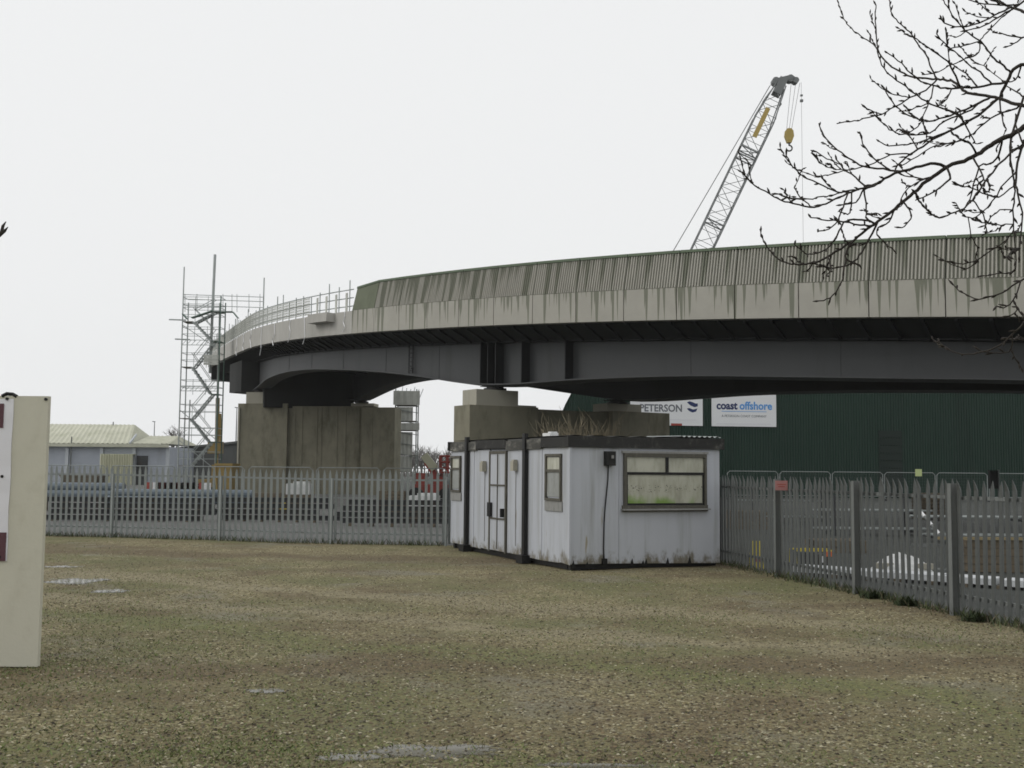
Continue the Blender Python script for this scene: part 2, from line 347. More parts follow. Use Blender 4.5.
    wob = N.new('ShaderNodeMath'); wob.operation = 'MULTIPLY_ADD'; L.new(noi(2.2, 3), wob.inputs[0]); wob.inputs[1].default_value = .5; L.new(mxm.outputs[0], wob.inputs[2])
    yard = mixc(N, L, noi(.5, 6, .7, 9), (.06, .062, .06), (.17, .172, .165)); yard = mixc(N, L, sstep(N, L, spx.outputs[0], .7, .95), yard, (.17, .17, .16))
    yard = mixc(N, L, sstep(N, L, d2, .2, .9), yard, mixc(N, L, noi(.7, 6, .7, 5), (.022, .026, .022), (.07, .075, .068)))
    gm = N.new('ShaderNodeMix'); gm.data_type = 'RGBA'; gm.blend_type = 'MULTIPLY'; gm.inputs[0].default_value = 1; L.new(c, gm.inputs[6]); gm.inputs[7].default_value = (1.12, 1.09, .96, 1); c = gm.outputs[2]
    c = mixc(N, L, sstep(N, L, wob.outputs[0], .25, .55), c, yard)
    L.new(c, B.inputs['Base Color'])
    B.inputs['Roughness'].default_value = .9
    rr = sstep(N, L, noi(.6, 4, .6, 41), .58, .74); rm = N.new('ShaderNodeMapRange'); rm.inputs[3].default_value = .92; rm.inputs[4].default_value = .55; L.new(rr, rm.inputs[0]); L.new(rm.outputs[0], B.inputs['Roughness'])
    bn = N.new('ShaderNodeBump'); bn.inputs['Strength'].default_value = .8; bn.inputs['Distance'].default_value = .02
    L.new(v.outputs['Distance'], bn.inputs['Height']); bn.invert = True
    bn2 = N.new('ShaderNodeBump'); bn2.inputs['Strength'].default_value = .5; bn2.inputs['Distance'].default_value = .01
    L.new(fine, bn2.inputs['Height']); L.new(bn.outputs[0], bn2.inputs['Normal']); L.new(bn2.outputs[0], B.inputs['Normal'])
    return m
MT['ground'] = ground_mat()
def axis(lo, hi, step, far_lo, far_hi):
    a = list(np.arange(lo, hi + step / 2, step)); s = step
    while a[-1] < far_hi: s *= 1.35; a.append(min(a[-1] + s, far_hi))
    s = step
    while a[0] > far_lo: s *= 1.35; a.insert(0, max(a[0] - s, far_lo))
    return a
gx = axis(-18, 12, .2, -380, 380); gy = axis(3, 32, .2, -60, 420)
gb = MB(); nx = len(gx)
gb.v = [(x, y, gz(x, y)) for y in gy for x in gx]; gb.uv = [(0, 0)] * len(gb.v)
gb.f = [(j * nx + i, j * nx + i + 1, (j + 1) * nx + i + 1, (j + 1) * nx + i) for j in range(len(gy) - 1) for i in range(nx - 1)]; gb.m = [0] * len(gb.f)
tag(gb.build('ground', MT['ground'], smooth=True), kind='structure')

# puddles
def water_mat():
    m, N, L, B = newmat('puddle_water'); B.inputs['Base Color'].default_value = (.13, .122, .095, 1); B.inputs['Roughness'].default_value = .13; B.inputs['IOR'].default_value = 1.33
    bn = N.new('ShaderNodeBump'); bn.inputs['Strength'].default_value = .02; L.new(tex(N, L, 14, 3, coord='World'), bn.inputs['Height']); L.new(bn.outputs[0], B.inputs['Normal'])
    uv = N.new('ShaderNodeUVMap'); uv.uv_map = 'UVMap'; sp = N.new('ShaderNodeSeparateXYZ'); L.new(uv.outputs[0], sp.inputs[0])   # u = 0 in the middle, 1 at the rim: shallow water thins out between the stones
    a = N.new('ShaderNodeMath'); a.operation = 'MULTIPLY_ADD'; a.inputs[1].default_value = .9; L.new(tex(N, L, 22, 5, (1, .6, 1), .75, 'World'), a.inputs[0]); L.new(sp.outputs[0], a.inputs[2])
    b2 = N.new('ShaderNodeMath'); b2.operation = 'MULTIPLY_ADD'; b2.inputs[1].default_value = .6; L.new(tex(N, L, 4, 3, (1, 1, 1), .6, 'World'), b2.inputs[0]); L.new(a.outputs[0], b2.inputs[2])
    L.new(sstep(N, L, b2.outputs[0], 1.5, 1.2), B.inputs['Alpha']); return m
MT['water'] = water_mat()
def puddle(px, py, rx, ry, seed):
    c = ground_at(px, py); n = 96; rings = 8; b = MB(); zz = lambda x, y: gz(x, y) + .004
    for j in range(rings + 1):
        for i in range(n):
            a = 2 * math.pi * i / n; k = 1.3 * (1 + .4 * mnoise.noise((math.cos(a) * 1.6 + seed, math.sin(a) * 1.6, seed)) + .22 * mnoise.noise((math.cos(a) * 5 + seed, math.sin(a) * 5, seed))) * j / rings
            x, y = c.x + math.cos(a) * rx * k, c.y + math.sin(a) * ry * k; b.v.append((x, y, zz(x, y))); b.uv.append((j / rings, 0))
    for j in range(rings):
        for i in range(n): b.f.append((j * n + i, (j + 1) * n + i, (j + 1) * n + (i + 1) % n, j * n + (i + 1) % n)); b.m.append(0)
    return tag(b.build('puddle', MT['water'], uv=True), kind='structure')
for a in PUDPX: puddle(*a)

# loose stones, litter and grass lying on the ground (uncountable)
def scatter(n, fn, ymax=24, ymin=5.6):
    out = []
    while len(out) < n:
        y = ymin * (ymax / ymin) ** random.random()           # even in picture density
        x = (random.random() * 2 - 1) * .5 * y - .0 * y
        if y > fence_y(x) - .1 or x < -13: continue
        if x > 3.0:
            t = (y - RF[0].y) / (RF[-1].y - RF[0].y); 
            if x > RF[1].x + (y - RF[1].y) * (RF[6].x - RF[1].x) / (RF[6].y - RF[1].y) - .03: continue
        k = fn(x, y)
        if random.random() < k: out.append((x, y))
    return out
def patch(x, y, s, o): return mnoise.noise((x * s + o, y * s - o, o)) * .5 + .5
def lump_mesh(name, pts, size, cols, flat, label, cat, rough=.85):
    n = len(pts); P = np.array(pts)
    z = np.array([gz(x, y) for x, y in pts])
    base = np.array([(1, 0, 0), (0, 1, 0), (-1, 0, 0), (0, -1, 0), (0, 0, 1), (0, 0, -1)], float)
    tri = np.array([(0, 1, 4), (1, 2, 4), (2, 3, 4), (3, 0, 4), (1, 0, 5), (2, 1, 5), (3, 2, 5), (0, 3, 5)])
    sz = size[0] + (size[1] - size[0]) * rng.random(n) ** 2.5
    a = rng.random(n) * 6.28
    V = base[None] * (1 + .35 * (rng.random((n, 6, 1)) - .5)); V = V * sz[:, None, None]
    V[:, :, 0] *= (.7 + .6 * rng.random((n, 1))); V[:, :, 2] *= flat
    ca, sa = np.cos(a)[:, None], np.sin(a)[:, None]
    X = V[:, :, 0] * ca - V[:, :, 1] * sa; Y = V[:, :, 0] * sa + V[:, :, 1] * ca
    tilt = (rng.random((n, 1)) - .5) * .7
    Z = V[:, :, 2] + X * tilt
    V = np.stack([X + P[:, 0:1], Y + P[:, 1:2], Z + z[:, None] + sz[:, None] * flat * .35], 2)
    me = bpy.data.meshes.new(name)
    fc = (tri[None] + 6 * np.arange(n)[:, None, None]).reshape(-1, 3)
    me.from_pydata(V.reshape(-1, 3).tolist(), [], fc.tolist())
    ci = rng.integers(0, len(cols), n); cc = np.array(cols)[ci] * (.75 + .5 * rng.random((n, 1)))
    at_ = me.color_attributes.new('Col', 'FLOAT_COLOR', 'POINT')
    at_.data.foreach_set('color', np.repeat(np.concatenate([cc, np.ones((n, 1))], 1), 6, 0).astype(np.float32).ravel())
    m, N, L, B = newmat(name + '_colour'); ca_ = N.new('ShaderNodeVertexColor'); ca_.layer_name = 'Col'; L.new(ca_.outputs[0], B.inputs['Base Color']); B.inputs['Roughness'].default_value = rough
    me.materials.append(m); o = link(bpy.data.objects.new(name, me)); return tag(o, label, cat, kind='stuff')
stones = scatter(95000, lambda x, y: .25 + .75 * patch(x, y, .5, 3), 26)
lump_mesh('gravel', stones, (.004, .018), [(.17, .145, .08), (.22, .195, .112), (.1, .082, .044), (.15, .138, .09), (.04, .03, .016), (.36, .33, .225), (.2, .16, .08)], .5, 'small tan and grey stones lying over the open ground', 'gravel')
leaves = scatter(26000, lambda x, y: max(0, (patch(x, y, .42, 11) - .35) * 2.2))
lump_mesh('leaf_litter', leaves, (.008, .024), [(.075, .05, .026), (.1, .072, .036), (.05, .036, .02), (.14, .1, .05)], .18, 'dark brown fallen leaves scattered over the gravel', 'leaves')
def greenmask(x, y):
    k = max(0, (patch(x, y, .36, 23) - .55) * 2.6) * .5
    p = 512 + x * F / y; q = HOR + CAMZ * F / y
    for a, b, r1, r2, s in ((235, 750, 90, 20, 1.), (130, 620, 110, 45, .55), (150, 690, 200, 60, .35), (110, 538, 90, 8, 1), (700, 618, 60, 10, .7), (930, 630, 90, 10, .6), (20, 665, 60, 8, 1), (560, 605, 120, 12, .3)):
        k += s * math.exp(-((p - a) / r1) ** 2 - ((q - b) / r2) ** 2)
    return min(1, k)
gp = scatter(20000, greenmask, 27)
def blades(name, pts, h, wd, cols, label):
    n = len(pts); P = np.array(pts); z = np.array([gz(x, y) for x, y in pts])
    a = rng.random(n) * 6.28; hh = h * (.4 + .9 * rng.random(n)); lean = (rng.random((n, 2)) - .5) * (3.2 if h < .03 else 1.5) * hh[:, None]
    dx, dy = np.cos(a) * wd, np.sin(a) * wd
    V = np.stack([np.stack([P[:, 0] - dx, P[:, 1] - dy, z - .005], 1), np.stack([P[:, 0] + dx, P[:, 1] + dy, z - .005], 1),
                  np.stack([P[:, 0] + lean[:, 0] * .5 + dx * .6, P[:, 1] + lean[:, 1] * .5 + dy * .6, z + hh * .6], 1),
                  np.stack([P[:, 0] + lean[:, 0], P[:, 1] + lean[:, 1], z + hh], 1)], 1)
    me = bpy.data.meshes.new(name); base = 4 * np.arange(n)[:, None]
    fc = np.concatenate([base + np.array([[0, 1, 2]]), base + np.array([[0, 2, 3]])], 0)
    me.from_pydata(V.reshape(-1, 3).tolist(), [], fc.tolist())
    cc = np.array(cols)[rng.integers(0, len(cols), n)] * (.7 + .6 * rng.random((n, 1)))
    at_ = me.color_attributes.new('Col', 'FLOAT_COLOR', 'POINT'); at_.data.foreach_set('color', np.repeat(np.concatenate([cc, np.ones((n, 1))], 1), 4, 0).astype(np.float32).ravel())
    m, N, L, B = newmat(name + '_colour'); ca_ = N.new('ShaderNodeVertexColor'); ca_.layer_name = 'Col'; L.new(ca_.outputs[0], B.inputs['Base Color']); B.inputs['Roughness'].default_value = .7
    me.materials.append(m); return tag(link(bpy.data.objects.new(name, me)), label, 'grass', kind='stuff')
blades('grass', gp, .022, .006, [(.12, .16, .045), (.15, .175, .055), (.19, .18, .08), (.09, .13, .035)], 'short thin grass and moss growing in patches through the gravel')

# ------------------------------------------------------------------ bridge
x0, y0, TH, KAP, PL, Z0, GR, QQ = 12.4459385, 31.3594911, .615512934, .0122858222, 2.20671888, 4.47403814, .0689098498, -.000154566947
S_STR = 50.0
SS = np.arange(-46, 90.01, .1); _h = TH + KAP * np.clip(SS, -60, S_STR)
i0 = int(round(46 / .1))
_dx, _dy = -np.cos(_h), np.sin(_h)
cx = np.concatenate([[0], np.cumsum((_dx[1:] + _dx[:-1]) / 2 * .1)]); cyy = np.concatenate([[0], np.cumsum((_dy[1:] + _dy[:-1]) / 2 * .1)])
cx += x0 - cx[i0]; cyy += y0 - cyy[i0]
def head(s): return TH + KAP * min(s, S_STR)
def nrm(s): h = head(s); return Vector((math.sin(h), math.cos(h), 0))
def tan_(s): h = head(s); return Vector((-math.cos(h), math.sin(h), 0))
def edge(s, o=0, dz=0):
    z = CAMZ + Z0 + GR * s + QQ * s * s
    return Vector((float(np.interp(s, SS, cx)), float(np.interp(s, SS, cyy)), z)) + nrm(s) * o + Vector((0, 0, dz - .055 * o))
S_END, S_BEG, WID = 82.0, -42.0, 9.6
HP, HT, INC = 1.1, 1.33, .27
P2C = Vector((-1.69, 44.2, 0))
bridge = thing('road_bridge', P2C, 'long curved concrete and grey steel road bridge on two wall piers behind the white cabin', 'bridge')
def sweep(name, prof, mats, s0, s1, ds=1.1, uv=False, fn=None, parent=bridge):
    b = MB(); ss = list(np.arange(s0, s1, ds)) + [s1]; n = len(prof or fn(s0))
    for s in ss:
        pr = fn(s) if fn else prof
        for o, dz in pr: b.v.append(tuple(edge(s, o, dz))); b.uv.append((s, dz))
    for i in range(len(ss) - 1):
        for j in range(n):
            k = (j + 1) % n; b.f.append((i * n + j, i * n + k, (i + 1) * n + k, (i + 1) * n + j)); b.m.append(0)
    b.f += [tuple(range(n)), tuple(reversed(range((len(ss) - 1) * n, len(ss) * n)))]; b.m += [0, 0]
    return b.build(name, mats, parent, uv=uv)
sweep('deck_slab', [(.26, .04), (1.35, -.4), (WID - 1.35, -.4), (WID - .26, .04), (WID - .26, .52), (.26, .52)], MT['deck_shaded'], S_BEG, S_END)
sweep('road_surface', [(.6, .524), (WID - .6, .524), (WID - .6, .58), (.6, .58)], MT['steel_dark'], S_BEG, S_END)
sweep('far_parapet', [(WID - .25, .02), (WID, .02), (WID, 1.1), (WID - .2, 2.2), (WID - .35, 2.2), (WID - .25, 1.1)], MT['concrete_pale'], S_BEG, 28.6)
sweep('far_fascia', [(WID - .25, .02), (WID, .02), (WID, 1.08), (WID - .25, 1.08)], MT['fascia'], 28.62, S_END)
def spl(s, X, Y):                                # smooth interpolation of the measured underside
    t = np.linspace(-1, 1, 9); return float(np.mean(np.interp(s + t * 1.4, X, Y)))
def drop_near(s): return spl(s, [-42, -20, -1.8, 3.1, 9, 11.4, 15.2, 18.0, 21.0, 23.5, 27.1, 31.3, 36.7, 41.8, 44.7, 48.7, 52.8, 56.2, 60], [1.9, 1.6, 1.62, 1.7, 1.75, 1.84, 2.02, 2.24, 2.24, 1.99, 1.74, 1.57, 1.45, 1.5, 1.63, 1.84, 2.23, 2.5, 2.8])
def drop_far(s): return spl(s, [-42, -20, -.7, 5.6, 11, 13.4, 16.7, 18.3, 20, 24.5, 28, 33, 36.1, 38.5, 41.8, 45.1, 47.8, 50.8, 60], [1.9, 1.5, 1.22, 1.43, 1.7, 1.92, 2.17, 2.17, 2.05, 1.72, 1.5, 1.3, 1.28, 1.41, 1.64, 2.01, 2.33, 2.63, 2.63])
ON, OF = 1.7, 7.9; S_GE = 56.0
for O, DF in ((ON, drop_near), (OF, drop_far)):
    g = sweep('girder', None, MT['girder'], S_BEG, S_GE, .8, fn=lambda s: [(O - .015, -DF(s) + .05), (O + .015, -DF(s) + .05), (O + .015, -.46), (O - .015, -.46)])
    sweep('bottom_flange', None, MT['girder'], S_BEG, S_GE, .8, fn=lambda s: [(O - .47, -DF(s)), (O + .47, -DF(s)), (O + .47, -DF(s) + .05), (O - .47, -DF(s) + .05)], parent=g)
    sweep('top_flange', [(O - .3, -.46), (O + .3, -.46), (O + .3, -.402), (O - .3, -.402)], MT['girder_shaded'], S_BEG, S_GE, .8, parent=g)
    if O == ON:
        for s in (19.95, 19.45, 18.95, 17.35, 14.9, 23.6, 28.4, 33.4, 38.4, 43.4, 9.4, 3.8, -1.8):
            big = s in (19.95, 19.45, 18.95, 17.35, 14.9); pr = .45 if big else .012
            b = MB(); t = tan_(s) * (.02 if big else .06)
            P = [edge(s, O - .016 - pr, -DF(s) + .052) - t, edge(s, O - .016, -DF(s) + .052) - t, edge(s, O - .016, -DF(s) + .052) + t, edge(s, O - .016 - pr, -DF(s) + .052) + t]
            Q = [edge(s, O - .016 - pr, -.462) - t, edge(s, O - .016, -.462) - t, edge(s, O - .016, -.462) + t, edge(s, O - .016 - pr, -.462) + t]
            b.hexa(P + Q); b.build('web_stiffener', MT['girder_shaded'] if big else MT['girder'], g)
        # ladder fixed to the web
        lad = None; b = MB()
        for ds in (-.17, .17): b.tube([edge(25.75 + ds, O - .14, -1.72), edge(25.75 + ds, O - .14, -.45)], .03, 5)
        for k in range(6): b.tube([edge(25.58, O - .14, -1.6 + k * .2), edge(25.92, O - .14, -1.6 + k * .2)], .028, 5)
        for k in (-1.5, -.6): b.beam(edge(25.75, O - .14, k), edge(25.75, O - .01, k), .05, .05)
        b.build('access_ladder', MT['girder_shaded'], g)
s = -4.0                                                   # cantilever brackets and cross beams under the slab
k = 0
while s < S_END - .3:
    b = MB(); t = tan_(s) * .05
    def q(o, z, sg): return edge(s, o, z) + t * sg
    b.hexa([q(.3, -.07, -1), q(1.33, -.5, -1), q(1.33, -.5, 1), q(.3, -.07, 1), q(.3, .015, -1), q(1.33, -.4, -1), q(1.33, -.4, 1), q(.3, .015, 1)])
    b.build('cantilever_rib', MT['girder_shaded'], bridge)
    if k % 4 == 0 and s < S_GE:
        b = MB(); b.hexa([q(ON + .02, -.85, -1), q(OF - .02, -.85, -1), q(OF - .02, -.85, 1), q(ON + .02, -.85, 1), q(ON + .31, -.402, -1), q(OF - .31, -.402, -1), q(OF - .31, -.402, 1), q(ON + .31, -.402, 1)])
        b.build('cross_beam', MT['girder_shaded'], bridge)
    s += .95; k += 1
# parapet: precast panels with a plain foot and a ribbed, inward-leaning upper face
def parapet_panel(i):
    s1 = (13 - i) * PL; s0 = s1 - PL              # joint i lies at s1 (left end), panel runs right to s0
    g = .018; sa, sb = s0 + g, s1 - g
    end = i == 0
    b = MB()
    lean = lambda v: INC * max(0, v) / HT
    def pt(s, o, v, drop=0): return edge(s, o + lean(v), HP + v - drop)
    def slab(sa, sb, o0, o1, va, vb, m, d0=0, d1=0, e1=0):
        P = [pt(sa, o0, va), pt(sa, o1, va), pt(sb, o1, va, e1), pt(sb, o0, va, e1), pt(sa, o0, vb, d0), pt(sa, o1, vb, d0), pt(sb, o1, vb, d1), pt(sb, o0, vb, d1)]
        b.hexa(P, m, [(sa, va), (sa, va), (sb, va), (sb, va), (sa, vb), (sa, vb), (sb, vb), (sb, vb)])
    td = .16 if end else 0
    slab(sa, sb, 0, .25, -HP, -.006, 0)
    slab(sa, sb, .04, .24, 0, HT - .1, 1, 0, td)
    nr = 20; w_ = (sb - sa) / nr
    for k in range(nr):
        a = sa + k * w_ + w_ * .2; c = a + w_ * .56
        if end: continue
        P = [pt(a, .039, .01), pt(c, .039, .01), pt(c, .039, HT - .11), pt(a, .039, HT - .11)]
        Q = [pt(a + w_ * .1, -.004, .01), pt(c - w_ * .1, -.004, .01), pt(c - w_ * .1, -.004, HT - .11), pt(a + w_ * .1, -.004, HT - .11)]
        uv = [(a, .02), (c, .02), (c, HT), (a, HT)]
        b.add(Q + P, [(0, 1, 2, 3), (0, 4, 5, 1), (1, 5, 6, 2), (2, 6, 7, 3), (3, 7, 4, 0)], 0, uv + uv)
    slab(sa, sb, -.03, .27, HT - .098, HT, 2, 0, td, td)
    if end:
        slab(sa, sb, .0, .038, .002, HT - .1, 3, 0, td)
    return b.build('parapet_panel', [MT['para'], MT['para_groove'], MT['coping'], MT['para_dark']], bridge, uv=True)
for i in range(0, 30): parapet_panel(i)
# plain fascia further on, not yet given its parapet
i = 0; s = 13 * PL
while s < S_END - .1:
    e = min(s + 2.4, S_END); b = MB()
    P = [edge(s + .006, .0, 0), edge(s + .006, .25, 0), edge(e - .006, .25, 0), edge(e - .006, .0, 0)]; Q = [p + Vector((0, 0, 1.08)) for p in P]
    b.hexa(P + Q); b.build('fascia_panel', MT['fascia'], bridge); s = e
# end diaphragm
b = MB(); b.hexa([edge(S_END - .5, .3, -1.2), edge(S_END - .5, WID - .3, -1.2), edge(S_END + .02, WID - .3, -1.2), edge(S_END + .02, .3, -1.2), edge(S_END - .5, .3, .19), edge(S_END - .5, WID - .3, .19), edge(S_END + .02, WID - .3, .19), edge(S_END + .02, .3, .19)])
b.build('end_diaphragm', MT['girder_shaded'], bridge)
b = MB(); P = [(S_GE + .1, .45), (S_GE + .1, WID - .45), (S_GE + 9, WID - .45), (S_GE + 9, .45)]     # deep cross head and box beyond the pier
b.hexa([edge(a, o, -2.6) for a, o in P] + [edge(a, o, -.41) for a, o in P]); b.build('cross_head', MT['deck_shaded'], bridge)
b = MB(); P = [(53.4, ON + .03), (53.4, OF - .03), (54.2, OF - .03), (54.2, ON + .03)]
b.hexa([edge(a, o, -3.7 + .055 * o) for a, o in P] + [edge(a, o, -.41) for a, o in P]); b.build('pier_diaphragm', MT['deck_shaded'], bridge)
# block bracket on the fascia
b = MB(); a0, a1 = 30.6, 33.0
b.hexa([edge(a0, -.45, .62), edge(a0, -.003, .62), edge(a1, -.003, .62), edge(a1, -.45, .62), edge(a0, -.45, 1.06), edge(a0, -.003, 1.06), edge(a1, -.003, 1.06), edge(a1, -.45, 1.06)])
b.build('fascia_bracket', MT['fascia'], bridge)
# hanging ropes from the edge protection
for s, ln in ((29.4, .75), (34.6, 1.1), (36.9, .95), (40, 1.0), (43.2, 1.35), (46.8, .9), (50.5, .9), (55, 1.0)):
    b = MB(); pts = [edge(s + random.uniform(-.12, .12) * k, -.03 - .01 * k, 1.05 - ln * k / 4 * 1.25) for k in range(5)]
    b.tube(pts, .025, 4); b.build('hanging_rope', MT['sign_white'], bridge)
# edge protection on the unfinished length: standards, rails and pale mesh guards
s = 29.2; k = 0
while s < S_END - 1:
    b = MB(); hh = random.choice([2.25, 2.35, 2.1, 2.6]); b.tube([edge(s, .12, 1.0), edge(s, .12, hh)], .03, 5); b.build('guard_post', MT['tube'], bridge)
    if s > 33.4:
        b = MB()
        for r in range(7):
            z = 1.22 + r * .135; b.beam(edge(s + .08, .05, z), edge(s + 1.12, .05, z), .015, .045)
        for r in range(6): b.beam(edge(s + .1 + r * .2, .06, 1.18), edge(s + .1 + r * .2, .06, 2.08), .02, .02)
        b.build('guard_mesh', MT['net'], bridge)
    else:
        b = MB(); b.beam(edge(s + .3, .1, 1.1), edge(s + .3, .1, 2.0), .2, .03, up=nrm(s)); b.build('guard_board', MT['net'], bridge)
    s += 1.2; k += 1
for z in (1.35, 1.75, 2.15):
    b = MB(); b.tube([edge(s, .17, z) for s in np.arange(28.9, S_END - 1, 2)], .028, 5); b.build('guard_rail', MT['tube'], bridge)
# piers
def pier(C, e, L_, TK, top, cols, rec, plinths, name='pier'):
    t = Vector((-e.y, e.x, 0)); C = Vector(C)
    def P(a, b): v = C + e * a + t * b; return (v.x, v.y)
    root = None; b = MB()
    for a0, a1, f0, tp in cols:
        b.prism([P(a0, f0), P(a1, f0), P(a1, TK - f0), P(a0, TK - f0)], -.3, tp)
    pr = b.build(name, MT['concrete'], bridge)
    for a0, a1, b0, b1, z0, z1 in plinths:
        m = MB(); m.prism([P(a0, b0), P(a1, b0), P(a1, b1), P(a0, b1)], z0, z1); m.build('plinth', MT['concrete_pale'], pr)
    return pr, P
e2 = Vector((.85, .53, 0)).normalized()
zb_n = edge(19.5, ON, -drop_near(19.5)).z; zb_f = edge(18.3, OF, -drop_far(18.3)).z
sh = 2.57 + CAMZ
pr2, Pp = pier(P2C, e2, 10.4, 1.3, sh, [(0, 3.3, 0, sh), (3.3, 7.2, .3, sh - .05), (7.2, 10.4, .0, sh)], 0,
               [(.35, 2.35, .08, 1.22, sh, zb_n - .2), (2.36, 3.25, .08, 1.22, sh, sh + .07), (7.0, 8.9, .15, 1.2, sh, zb_f - .2)])
def bearing(p, z, parent):
    b = MB(); b.tube([(p.x, p.y, z - .2), (p.x, p.y, z - .1)], .48, 20); b.tube([(p.x, p.y, z - .098), (p.x, p.y, z - .03)], .36, 20); b.box((p.x, p.y, z - .016), (1, .8, .028), rz=math.atan2(tan_(19).y, tan_(19).x))
    b.build('bearing', MT['black'], parent)
bearing(edge(19.5, ON), zb_n, pr2); bearing(edge(18.3, OF), zb_f, pr2)
P1C = Vector((-18.73, 75.2, 0)); n1 = Vector((.992, -.128, 0)).normalized()
SN1, SF1 = 55.0, 51.0
zn1 = edge(SN1, ON, -drop_near(SN1)).z; zf1 = edge(SF1, OF, -drop_far(SF1)).z
t1 = 4.15 + CAMZ
tt = Vector((-n1.y, n1.x, 0))
def on1(s_, o): v = edge(s_, o) - P1C; return v.dot(n1), v.dot(tt)
(ea, ta), (eb, tb_) = on1(SN1, ON), on1(SF1, OF)
pr1, Pq = pier(P1C, n1, 10.97, 1.9, t1, [(0, 3.5, 0, 4.31 + CAMZ), (3.5, 8.7, .3, t1), (8.7, 10.97, 0, 4.06 + CAMZ)], 0,
               [(ea - .8, ea + .8, .15, 1.75, 4.31 + CAMZ, max(zn1 - .2, 4.36 + CAMZ)), (eb - .8, eb + .8, .35, 1.6, t1, max(zf1 - .2, t1 + .05))])
b = MB()
tt = Vector((-n1.y, n1.x, 0))
for a in (3.75, 4.25, 5.3, 5.6, 6.7, 7.3, 8.25, 9.2):
    f0 = .3 if a < 8.3 else 0
    A = P1C + n1 * a + tt * (f0 - .03); B_ = P1C + n1 * (a + .25) + tt * (f0 - .03); C_ = P1C + n1 * (a + .25) + tt * (f0 + .0); D_ = P1C + n1 * a + tt * (f0 + .0)
    m = MB(); m.prism([(A.x, A.y), (B_.x, B_.y), (C_.x, C_.y), (D_.x, D_.y)], -.2, t1 - .1); m.build('pier_rib', MT['concrete'], pr1)
c = P1C + n1 * .12 - tt * .07; m = MB(); m.tube([(c.x, c.y, 0), (c.x, c.y, t1 - .1)], .06, 8); m.build('drain_pipe', MT['concrete_pale'], pr1)
for ssx, zz, prx, oo in ((SN1, zn1, pr1, ON), (SF1, zf1, pr1, OF)): bearing(edge(ssx, oo), zz, prx)

# ------------------------------------------------------------------ palisade fences
def pale_mesh(name, mat, H, bend=0, dp=.014):
    b = MB(); xs = [-.034, -.017, 0, .017, .034]; ys = [.0, dp, 0, dp, .0]; th = .004
    rows = [(0, 1), (H - .14, 1), (H - .07, .62), (H, .05)]
    n = 5; V = []
    for sgn in (0, 1):
        for z, k in rows:
            off = bend * max(0, (z - (H - .3)) / .3) ** 2
            for x, y in zip(xs, ys): V.append((x * k, y * k + sgn * th - off, z))
    fs = []
    R_ = len(rows)
    for r in range(R_ - 1):
        for i in range(n - 1):
            a = r * n + i; fs.append((a, a + 1, a + n + 1, a + n)); a += R_ * n; fs.append((a, a + n, a + n + 1, a + 1))
        for i in (0, n - 1):
            a = r * n + i; c = a + R_ * n; fs.append((a, a + n, c + n, c) if i == 0 else (a, c, c + n, a + n))
    b.add(V, fs); return b.mesh(name, mat)
def palisade(label, pts, mat, H, post_h, bends, first_post=0.0, pitch=2.8, posts=None, pw=.08):
    base = Vector((pts[0].x, pts[0].y, 0))
    root = thing('palisade_fence', base, label, 'fence')
    meshes = [pale_mesh('pale', mat, H, k, .014 if pw < .06 else .028) for k in bends]
    pm = MB()
    pm.box((0, 0, post_h / 2), (.006, .092, post_h)); pm.box((0, -.05, post_h / 2), (pw, .008, post_h)); pm.box((0, .05, post_h / 2), (pw, .008, post_h))
    post_me = pm.mesh('post', mat)
    for a, b_ in zip(pts[:-1], pts[1:]):
        d = (b_ - a); Ln = d.length; d = d.normalized(); rz = math.atan2(d.y, d.x)
        nv = Vector((-d.y, d.x))
        n = max(1, round(Ln / .152))
        for i in range(n):
            p = a + d * (Ln * (i + .5) / n); z = gz(p.x, p.y) + .03
            o = inst('pale', random.choice(meshes), root, (p.x - base.x, p.y - base.y, z + random.uniform(-.012, .012)), rz + random.uniform(-.05, .05))
            o.rotation_euler.x = random.uniform(-.012, .012); o.rotation_euler.y = random.uniform(-.006, .006)
        for hz in (.22, H - .24):
            m = MB(); q0 = a + nv * .032; q1 = b_ + nv * .032
            A = Vector((q0.x, q0.y, gz(a.x, a.y) + .03 + hz)); B_ = Vector((q1.x, q1.y, gz(b_.x, b_.y) + .03 + hz))
            m.beam(A, B_, .006, .045); m.beam(A + Vector((nv.x * .022, nv.y * .022, .02)), B_ + Vector((nv.x * .022, nv.y * .022, .02)), .038, .006)
            m.build('rail', mat, root)
    pl = posts
    for p, rz, nv in pl:
        q = p + nv * .13
        inst('post', post_me, root, (q.x - base.x, q.y - base.y, gz(q.x, q.y) - .02), rz)
    return root
# back fence
pts = []; posts = []
x = FA.x - fdir.x * 2.86 * 3
while x < CORNER_X - .3:
    pts.append(Vector((x, fence_y(x)))); x += fdir.x * 2.86
pts.append(Vector((CORNER_X, fence_y(CORNER_X))))
nvL = Vector((-fdir.y, fdir.x)); posts = [(p, math.atan2(fdir.y, fdir.x), -nvL * .55) for p in pts]
palisade('pale galvanised palisade fence running along the back, left of the cabin', pts, MT['galv'], 1.78, 1.62, [0], posts=posts, pw=.045)
# side fence
posts = []
for i in range(1, len(RF)):
    d = (RF[i] - RF[i - 1]).normalized(); nv = Vector((-d.y, d.x)); posts.append((RF[i], math.atan2(d.y, d.x), -nv * .5))
palisade('dull grey weathered palisade fence on the right, beside the cabin', RF, MT['galv_old'], 1.76, 1.76, [0, .03, -.025, .045], posts=posts)
RFROOT = None
